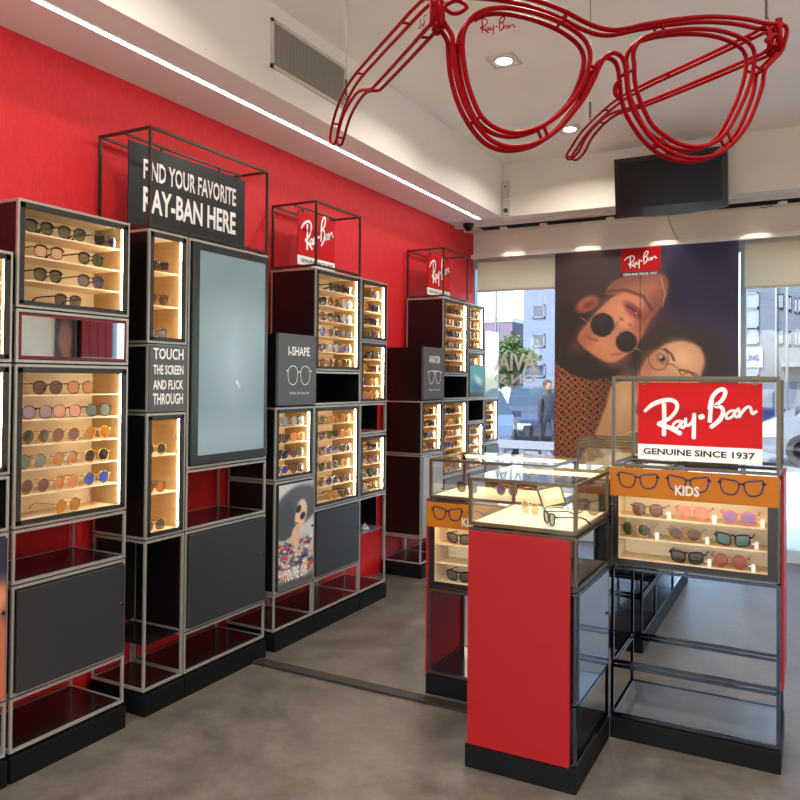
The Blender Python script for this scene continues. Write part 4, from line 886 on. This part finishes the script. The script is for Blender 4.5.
MB().tube([p + back * .5 for p in fr(smooth_path([(588, 78), (585, 84), (583, 92), (584, 98)], 4))], r_, 8).build('nose_pad', M_redglass, t, True)
A = onplane(467, 25, PL, hv); B = onplane(512, 29, PL, hv)
pl = Plane2(onplane(475, 29, PL, hv), hu, (0, 0, 1), -hv); tt = MB(); logo(tt, pl, 0, -.008, .118, .0, bold=1.1); tt.build('logo_lettering', M_redglass, t)
tt = MB(); q = onplane(424, 30, PL, hu); logo(tt, Plane2(q, Vector((-hv.x, -hv.y, 0)) * -1, (0, 0, 1), hu), -.02, .01, .09, 0, bold=1.1); tt.build('logo_lettering', M_redglass, t)
M_wire = mat('steel_wire', (120, 112, 100), .3, 1.)
for q, lab in ((onplane(346, 100, PL, hu), 'steel hanging wire with clip on the temple by the vent'), (onplane(590, 121, PR, hu), 'steel hanging wire behind the bridge holding the far temple'), (onplane(771, 22, PL, hv) + back * .5, 'steel hanging wire at the hinge beside the pale lens corner'), (onplane(446, -8, PL, hv) + back * .5, 'steel hanging wire at the hinge by the logo lens')):
    o = thing('hanging_wire', lab, 'wire', (q.x, q.y, q.z)); MB().tube([(q.x, q.y, q.z), (q.x, q.y, ZC)], .0018, 6).build('wire', M_wire, o)
    MB().tube([(q.x, q.y, q.z + .02), (q.x, q.y, q.z + .085)], .0055, 8).build('turnbuckle', M_darktube, o); MB().lathe((q.x, q.y, ZC), [(.018, -.012), (.02, 0)], 12).build('ceiling_cup', M_white, o)
    MB().tube([(q.x + .007 * math.cos(a), q.y, q.z + .012 + .007 * math.sin(a)) for a in np.linspace(0, 6.0, 12)], .0018, 6).build('hook', M_darktube, o)
# ------------------------------------------------------------------ side wall display (seen in the long mirror)
t = thing('wall_display', 'red panelled wall display with portrait poster on the opposite white wall', 'wall display', (XR - .1, 6.4, 0))
MB().box(XR - .1, XR - .02, 6.45, 6.93, .1, 2.2).build('carcass', M_black, t)
for i in range(4): MB().box(XR - .112, XR - .1, 6.455 + i * .12, 6.565 + i * .12, 1.72, 2.17).build('red_panel', M_redpanel, t)
MB().box(XR - .112, XR - .1, 6.455, 6.925, 1.56, 1.7).build('lit_panel', M_wood, t)
MB().box(XR - .115, XR - .1, 6.455, 6.925, .12, 1.54).build('door', M_door, t)
pq = Plane2((XR - .031, 6.42, 1.0), (0, -1, 0), (0, 0, 1), (-1, 0, 0))
MB().box(XR - .03, XR - .005, 6.15, 6.42, 1.0, 2.2).build('poster_panel', M_signdark, t)
def arm_print(u, v):
    p = Paint(u, v, (60, 44, 56)); p.poly([(.1, .9), (.3, .5), (.2, .2), (.4, .05), (.8, .1), (.9, .3), (.6, .45), (.7, .7), (.5, .95)], (168, 100, 80), .06); return p.c
print_mesh('poster_picture', pq, .27, 1.2, 24, 40, arm_print, M_poster, t)
# ------------------------------------------------------------------ lettering on the window, seen from behind
M_decal = mat('frosted_white_decal', (232, 230, 222), .7, alpha=.75)
a = on(536, 372, 1, YWIN); zt = float(on(520, 353, 1, YWIN)[2]); zm = float(on(520, 371, 1, YWIN)[2]); zm2 = float(on(520, 374, 1, YWIN)[2]); zb = float(on(520, 384, 1, YWIN)[2]); xa = float(a[0]); xl = float(on(488, 372, 1, YWIN)[0])
pl = Plane2((xl - .25, YWIN + .002, 0), (1, 0, 0), (0, 0, 1), (0, -1, 0)); tt = MB(); W = xa - xl + .25
o = thing('window_lettering', 'white reversed lettering stuck on the window beside the end tower', 'lettering', (xa, YWIN, zb))
for bd, z0, h_ in (('AVIATOR', zm, zt - zm), ('ON SINCE', zb, zm2 - zb)): tt = MB(); text_mesh(tt, pl, bd, 0, z0, W, h_, 0, .03, mirror=True); tt.build('letter_row', M_decal, o)
# ------------------------------------------------------------------ street
ZG = -.15
M_pave = noisy(mat('pale_paving', (200, 197, 192), .8), (188, 185, 180), 1.5); M_road = noisy(mat('grey_asphalt', (110, 112, 116), .85), (98, 100, 104), 2)
struct(bx('floor_pavement', -40, 30, YWIN + .12, 15.5, ZG - .2, ZG, M_pave)); struct(bx('floor_bounce', -30, 30, -30, YF - .3, ZG - .2, ZG, M_pave)); struct(bx('floor_road', -60, 50, 15.5, 70, ZG - .22, ZG - .02, M_road))  # paving behind the shop is unseen, added to bounce sunlight onto the ceiling
def P_at(px, Y, z=ZG): q = on(px, 383, 1, Y); return float(q[0]), Y, z
def building(name, lab, px0, px1, Y, h, rgb, wins, depth=8, wrgb=(40, 56, 78)):
    x0 = P_at(px0, Y)[0]; x1 = P_at(px1, Y)[0]; m = noisy(mat(name + '_render_%d' % px0, rgb, .8), tuple(int(c * .95) for c in rgb), 2)
    t = thing(name, lab, 'building', ((x0 + x1) / 2, Y, ZG)); MB().box(x0, x1, Y, Y + depth, ZG, ZG + h).build('wall', m, t)
    MB().box(x0, x1, Y - .05, Y + depth, ZG + h, ZG + h + .25).build('roof', M_white, t)
    for (a0, a1, b0, b1) in wins:                       # window given by its place on the facade as photographed
        p, q = on(a0, b0, 1, Y), on(a1, b1, 1, Y); xa, xb, za, zb = p[0], q[0], q[2], p[2]
        f = MB(); e = .05
        for r in ((xa, xb, za, za + e), (xa, xb, zb - e, zb), (xa, xa + e, za, zb), (xb - e, xb, za, zb)): f.box(r[0], r[1], Y - .06, Y, r[2], r[3])
        w_ = f.build('window', mat('street_window_frame', (96, 104, 118), .5), t); MB().box(xa + e, xb - e, Y - .03, Y - .005, za + e, zb - e).build('pane', mat('street_pane_%d' % sum(wrgb), wrgb, .1), w_)
    return t
building('apartment_building', 'pale blue grey building with square windows beyond the tree', 523, 640, 30, 11, (92, 104, 124), [(533, 545, 305, 318), (533, 545, 334, 347), (533, 545, 272, 288), (524, 545, 364, 377)])
building('shop_building', 'tall glazed grey building with blue sign letters across the street', 740, 775, 27, 12, (72, 82, 94), [(745, 759, 293, 308), (745, 759, 309, 328), (745, 759, 330, 344), (745, 759, 365, 376)], wrgb=(96, 110, 122))
building('office_building', 'light grey building with narrow dark windows and a balcony', 776, 960, 27.2, 12, (70, 78, 90), [(779, 783, 294, 309), (788, 791, 296, 311), (795, 800, 298, 313), (779, 783, 329, 345), (788, 791, 331, 346), (795, 800, 331, 346)], wrgb=(34, 42, 50))
building('warehouse', 'low mauve building far behind the street tree', 440, 512, 44, 5.2, (96, 84, 104), [])
tt = MB(); q = on(745.5, 361, 1, 26.9); q2 = on(759, 354, 1, 26.9); pl = Plane2((q[0], 26.9, q[2]), (1, 0, 0), (0, 0, 1), (0, -1, 0))
bo = thing('shop_sign', 'white fascia sign with blue letters on the glazed building', 'sign', (float(q[0]), 26.9, float(q[2])))
MB().box(q[0] - .15, q2[0] + .1, 26.92, 26.995, q[2] - .2, q2[2] + .2).build('sign_board', mat('fascia_white', (140, 146, 152), .6), bo); text_mesh(tt, pl, 'UNG', 0, 0, float(q2[0] - q[0]), float(q2[2] - q[2]), .02, .05); tt.build('lettering', mat('blue_letters', (10, 30, 110), .5), bo)
o = thing('balcony', 'grey balcony with a railing on the narrow-windowed building', 'balcony', tuple(on(792, 362, 1, 26.9))); q = on(781, 362, 1, 26.6); q2 = on(806, 350, 1, 26.6)
MB().box(q[0], q2[0], 26.4, 27.19, q[2] - .15, q[2]).build('slab', mat('balcony_grey', (90, 96, 104), .8), o); b = MB()
for i in range(14): x = q[0] + (q2[0] - q[0]) * i / 13; b.box(x - .015, x + .015, 26.42, 26.45, q[2], q2[2])
b.box(q[0], q2[0], 26.4, 26.47, q2[2], q2[2] + .05); b.build('railing', MATS['balcony_grey'], o)
for px, Y, lab, r, h, rgb in ((776, 22, 'thin white flag pole before the narrow-windowed building', .05, 9, (130, 134, 138)), (787, 20.6, 'white street lamp post beside the blue car', .06, 9, (120, 126, 132)), (495.5, 24, 'grey twin mast rising before the street tree', .07, 10, (110, 116, 128)), (498.5, 24.6, 'pale mast close behind the grey twin mast', .05, 10, (120, 124, 134))):
    x, y, z = P_at(px, Y); o = thing('street_pole', lab, 'pole', (x, y, z)); r *= .6; m = mat('pole_paint_%d' % px, rgb, .5)
    MB().tube([(x, y, z), (x, y, z + h)], (r, r * .7), 8).build('mast', m, o, True); MB().lathe((x, y, z), [(r * 2.4, 0), (r * 2.4, .05), (r, .2)], 10).build('foot', m, o); MB().lathe((x, y, z + h), [(r, 0), (r * 1.3, .1), (.01, .2)], 10).build('cap', m, o)
def tree(px, Y, zc, R, lab, seed, n=2600, rgb=(96, 122, 62)):
    rd = random.Random(seed); x, y, z = P_at(px, Y); o = thing('street_tree', lab, 'tree', (x, y, z))
    b = MB().tube([(x, y, z), (x + .1, y, z + (zc - z) * .5), (x, y, zc)], (.16, .12, .05), 8)
    for i in range(6):
        a = i * 1.05; b.tube([(x, y, z + (zc - z) * .6), (x + math.cos(a) * R * .6, y + math.sin(a) * R * .6, zc + R * .2)], (.06, .02), 6)
    b.build('trunk', mat('bark', (84, 70, 56), .9), o, True); b = MB()
    for i in range(n):
        while True:
            v = Vector((rd.uniform(-1, 1), rd.uniform(-1, 1), rd.uniform(-1, 1)))
            if .35 < v.length < 1: break
        k = 1 + .18 * math.sin(v.x * 7 + seed) + .18 * math.cos(v.z * 6); c = Vector((x, y, zc)) + Vector((v.x * R * k, v.y * R * k, v.z * R * .85 * k)); s = rd.uniform(.06, .13)
        u = Vector((rd.uniform(-1, 1), rd.uniform(-1, 1), rd.uniform(-1, 1))).normalized(); w_ = u.orthogonal().normalized(); q = len(b.v)
        b.v += [tuple(c - u * s), tuple(c + w_ * s * .5), tuple(c + u * s), tuple(c - w_ * s * .5)]; b.face([q, q + 1, q + 2, q + 3])
    f = b.build('foliage', mat('leaf_green_%d' % seed, rgb, .7), o); f['kind'] = 'stuff'
tree(510, 27, 2.3, .85, 'bushy green street tree beside the pale blue building', 1, rgb=(66, 84, 36))
tree(492, 33, 1.0, 1.2, 'dark green street tree below the mauve building', 3, 1800, (46, 60, 36))
def car(px, Y, rot, rgb, lab):
    x, y, z = P_at(px, Y, ZG); t = thing('car', lab, 'car', (x, y, z)); t.rotation_euler = (0, 0, math.radians(rot))
    paint = mat('car_paint_%d_%d_%d' % rgb, rgb, .25, .3, coat=1.); gl = mat('car_glass', (44, 56, 66), .06)
    ST = [(-2.1, .34, .62, .7, .7), (-2.05, .26, .8, .82, .78), (-1.75, .2, .94, .96, .84), (-1.45, .2, .96, 1.12, .86), (-.95, .2, .96, 1.42, .87), (-.2, .2, .95, 1.47, .87), (.45, .2, .93, 1.42, .87), (1.05, .2, .9, 1.0, .86), (1.6, .2, .82, .84, .82), (1.98, .24, .68, .7, .76), (2.1, .34, .56, .58, .66)]
    b = MB(); g = MB()
    for sx, z0, zb, zt, w_ in ST:
        wr = w_ if zt - zb < .2 else w_ * .76
        b.v += [(sx, -w_ * .92, z0), (sx, -w_, (z0 + zb) / 2), (sx, -w_ * .97, zb), (sx, -wr * .97, zt), (sx, wr * .97, zt), (sx, w_ * .97, zb), (sx, w_, (z0 + zb) / 2), (sx, w_ * .92, z0)]
    for i in range(len(ST) - 1):
        for j in range(8):
            glass = j in (2, 4) and 3 <= i <= 6 or (j == 3 and i in (3, 6))
            b.face([i * 8 + j, i * 8 + (j + 1) % 8, (i + 1) * 8 + (j + 1) % 8, (i + 1) * 8 + j], 1 if glass else 0)
    b.face(list(range(8)), 0); b.face([(len(ST) - 1) * 8 + j for j in range(8)][::-1], 0)
    b.build('body', [paint, gl], t, base=(0, 0, 0))
    for sx in (-1.3, 1.32):
        for s in (-1, 1):
            w_ = MB().lathe((sx, s * .8, .31), [(.2, -.1), (.31, -.09), (.31, .09), (.2, .1)], 20, 'y').build('wheel', mat('tyre', (24, 24, 24), .8), t, base=(0, 0, 0)); MB().lathe((sx, s * .88, .31), [(.19, -.02), (.19, .02), (.05, .03)], 14, 'y').build('hub', M_chrome, w_, base=(0, 0, 0))
    for s in (-1, 1): MB().box(2.0, 2.09, s * .62 - .14, s * .62 + .14, .5, .62).build('headlight', mat('headlight', (230, 232, 235), .1), t, base=(0, 0, 0)); MB().box(-2.1, -2.04, s * .62 - .12, s * .62 + .12, .64, .76).build('tail_light', mat('tail_light', (150, 20, 20), .2), t, base=(0, 0, 0)); MB().box(.55, .72, s * .92 - .08, s * .92 + .08, .95, 1.06).build('wing_mirror', paint, t, base=(0, 0, 0))
    for o in t.children_recursive: pass
    return t
car(533, 19, -60, (22, 30, 50), 'silver blue car parked behind the reversed window lettering'); car(466, 13.6, -66, (60, 68, 82), 'pale silver car parked nearest the end tower window')
car(480, 27.5, -64, (150, 152, 156), 'white car partly behind the end tower mirror'); car(787, 23.5, 4, (16, 28, 70), 'blue car parked beyond the KIDS display frame'); car(880, 17.5, 0, (110, 116, 124), 'silver car parked across the road past the blue car')
# pedestrian -----------------------------------------------------------
x, y, z = P_at(548, 16.0)
t = thing('person', 'person in dark clothes walking past the parked cars', 'person', (x, y, z)); t.scale = (.92, .92, .92); t.rotation_euler = (0, 0, .9)
def skinned(name, pts, edges, rad, m):
    me = bpy.data.meshes.new(name); me.from_pydata(pts, edges, []); o = bpy.data.objects.new(name, me); COL.objects.link(o); o.parent = t; me.materials.append(m)
    sk = o.modifiers.new('skin', 'SKIN'); sk.use_smooth_shade = True
    me.skin_vertices.new() if not me.skin_vertices else None
    for i, r in enumerate(rad): me.skin_vertices[0].data[i].radius = (r, r); me.skin_vertices[0].data[i].use_root = (i == 0)
    ss = o.modifiers.new('sub', 'SUBSURF'); ss.levels = ss.render_levels = 1; return o
pts = [(0, 0, .95), (0, 0, 1.15), (0, 0, 1.38), (0, 0, 1.5), (0, .01, 1.6), (0, .01, 1.72), (.19, 0, 1.38), (.24, .03, 1.1), (.25, -.1, .88), (.25, -.14, .78), (-.19, 0, 1.38), (-.24, -.02, 1.1), (-.25, -.02, .86), (-.25, -.04, .76), (.1, 0, .9), (.11, -.12, .5), (.11, -.02, .09), (.11, -.16, .04), (-.1, 0, .9), (-.1, .08, .5), (-.1, .24, .12), (-.1, .12, .04)]
ed = [(0, 1), (1, 2), (2, 3), (3, 4), (4, 5), (2, 6), (6, 7), (7, 8), (8, 9), (2, 10), (10, 11), (11, 12), (12, 13), (0, 14), (14, 15), (15, 16), (16, 17), (0, 18), (18, 19), (19, 20), (20, 21)]
rad = [.15, .13, .16, .06, .09, .085, .07, .05, .04, .035, .07, .05, .04, .035, .09, .065, .045, .04, .09, .065, .045, .04]
skinned('body', pts, ed, rad, mat('dark_clothes', (38, 40, 48), .8))
b = MB().lathe((0, .012, 1.52), [(.02, -.02), (.075, .02), (.092, .09), (.095, .15), (.08, .21), (.03, .245)], 14); b.build('head', mat('skin_tone', (150, 104, 80), .6), t, True, base=(0, 0, 0))
b = MB().lathe((0, .03, 1.6), [(.09, -.03), (.108, .06), (.1, .14), (.045, .185)], 14); b.build('hair', mat('fair_brown_hair', (48, 32, 20), .8), t, True, base=(0, 0, 0))
# street barrier
t = thing('street_barrier', 'grey metal street barrier outside the shop window', 'barrier', (-4, 11, ZG)); xa, xb = P_at(470, 11)[0], P_at(600, 11)[0]
MB().box(xa, xb, 10.97, 11.03, .44, .56).build('rail', mat('galvanised', (104, 110, 120), .5, .5), t)
for i in range(6): x = xa + (xb - xa) * (i + .5) / 6; MB().box(x - .03, x + .03, 11.03, 11.09, ZG, .54).build('post', MATS['galvanised'], t)
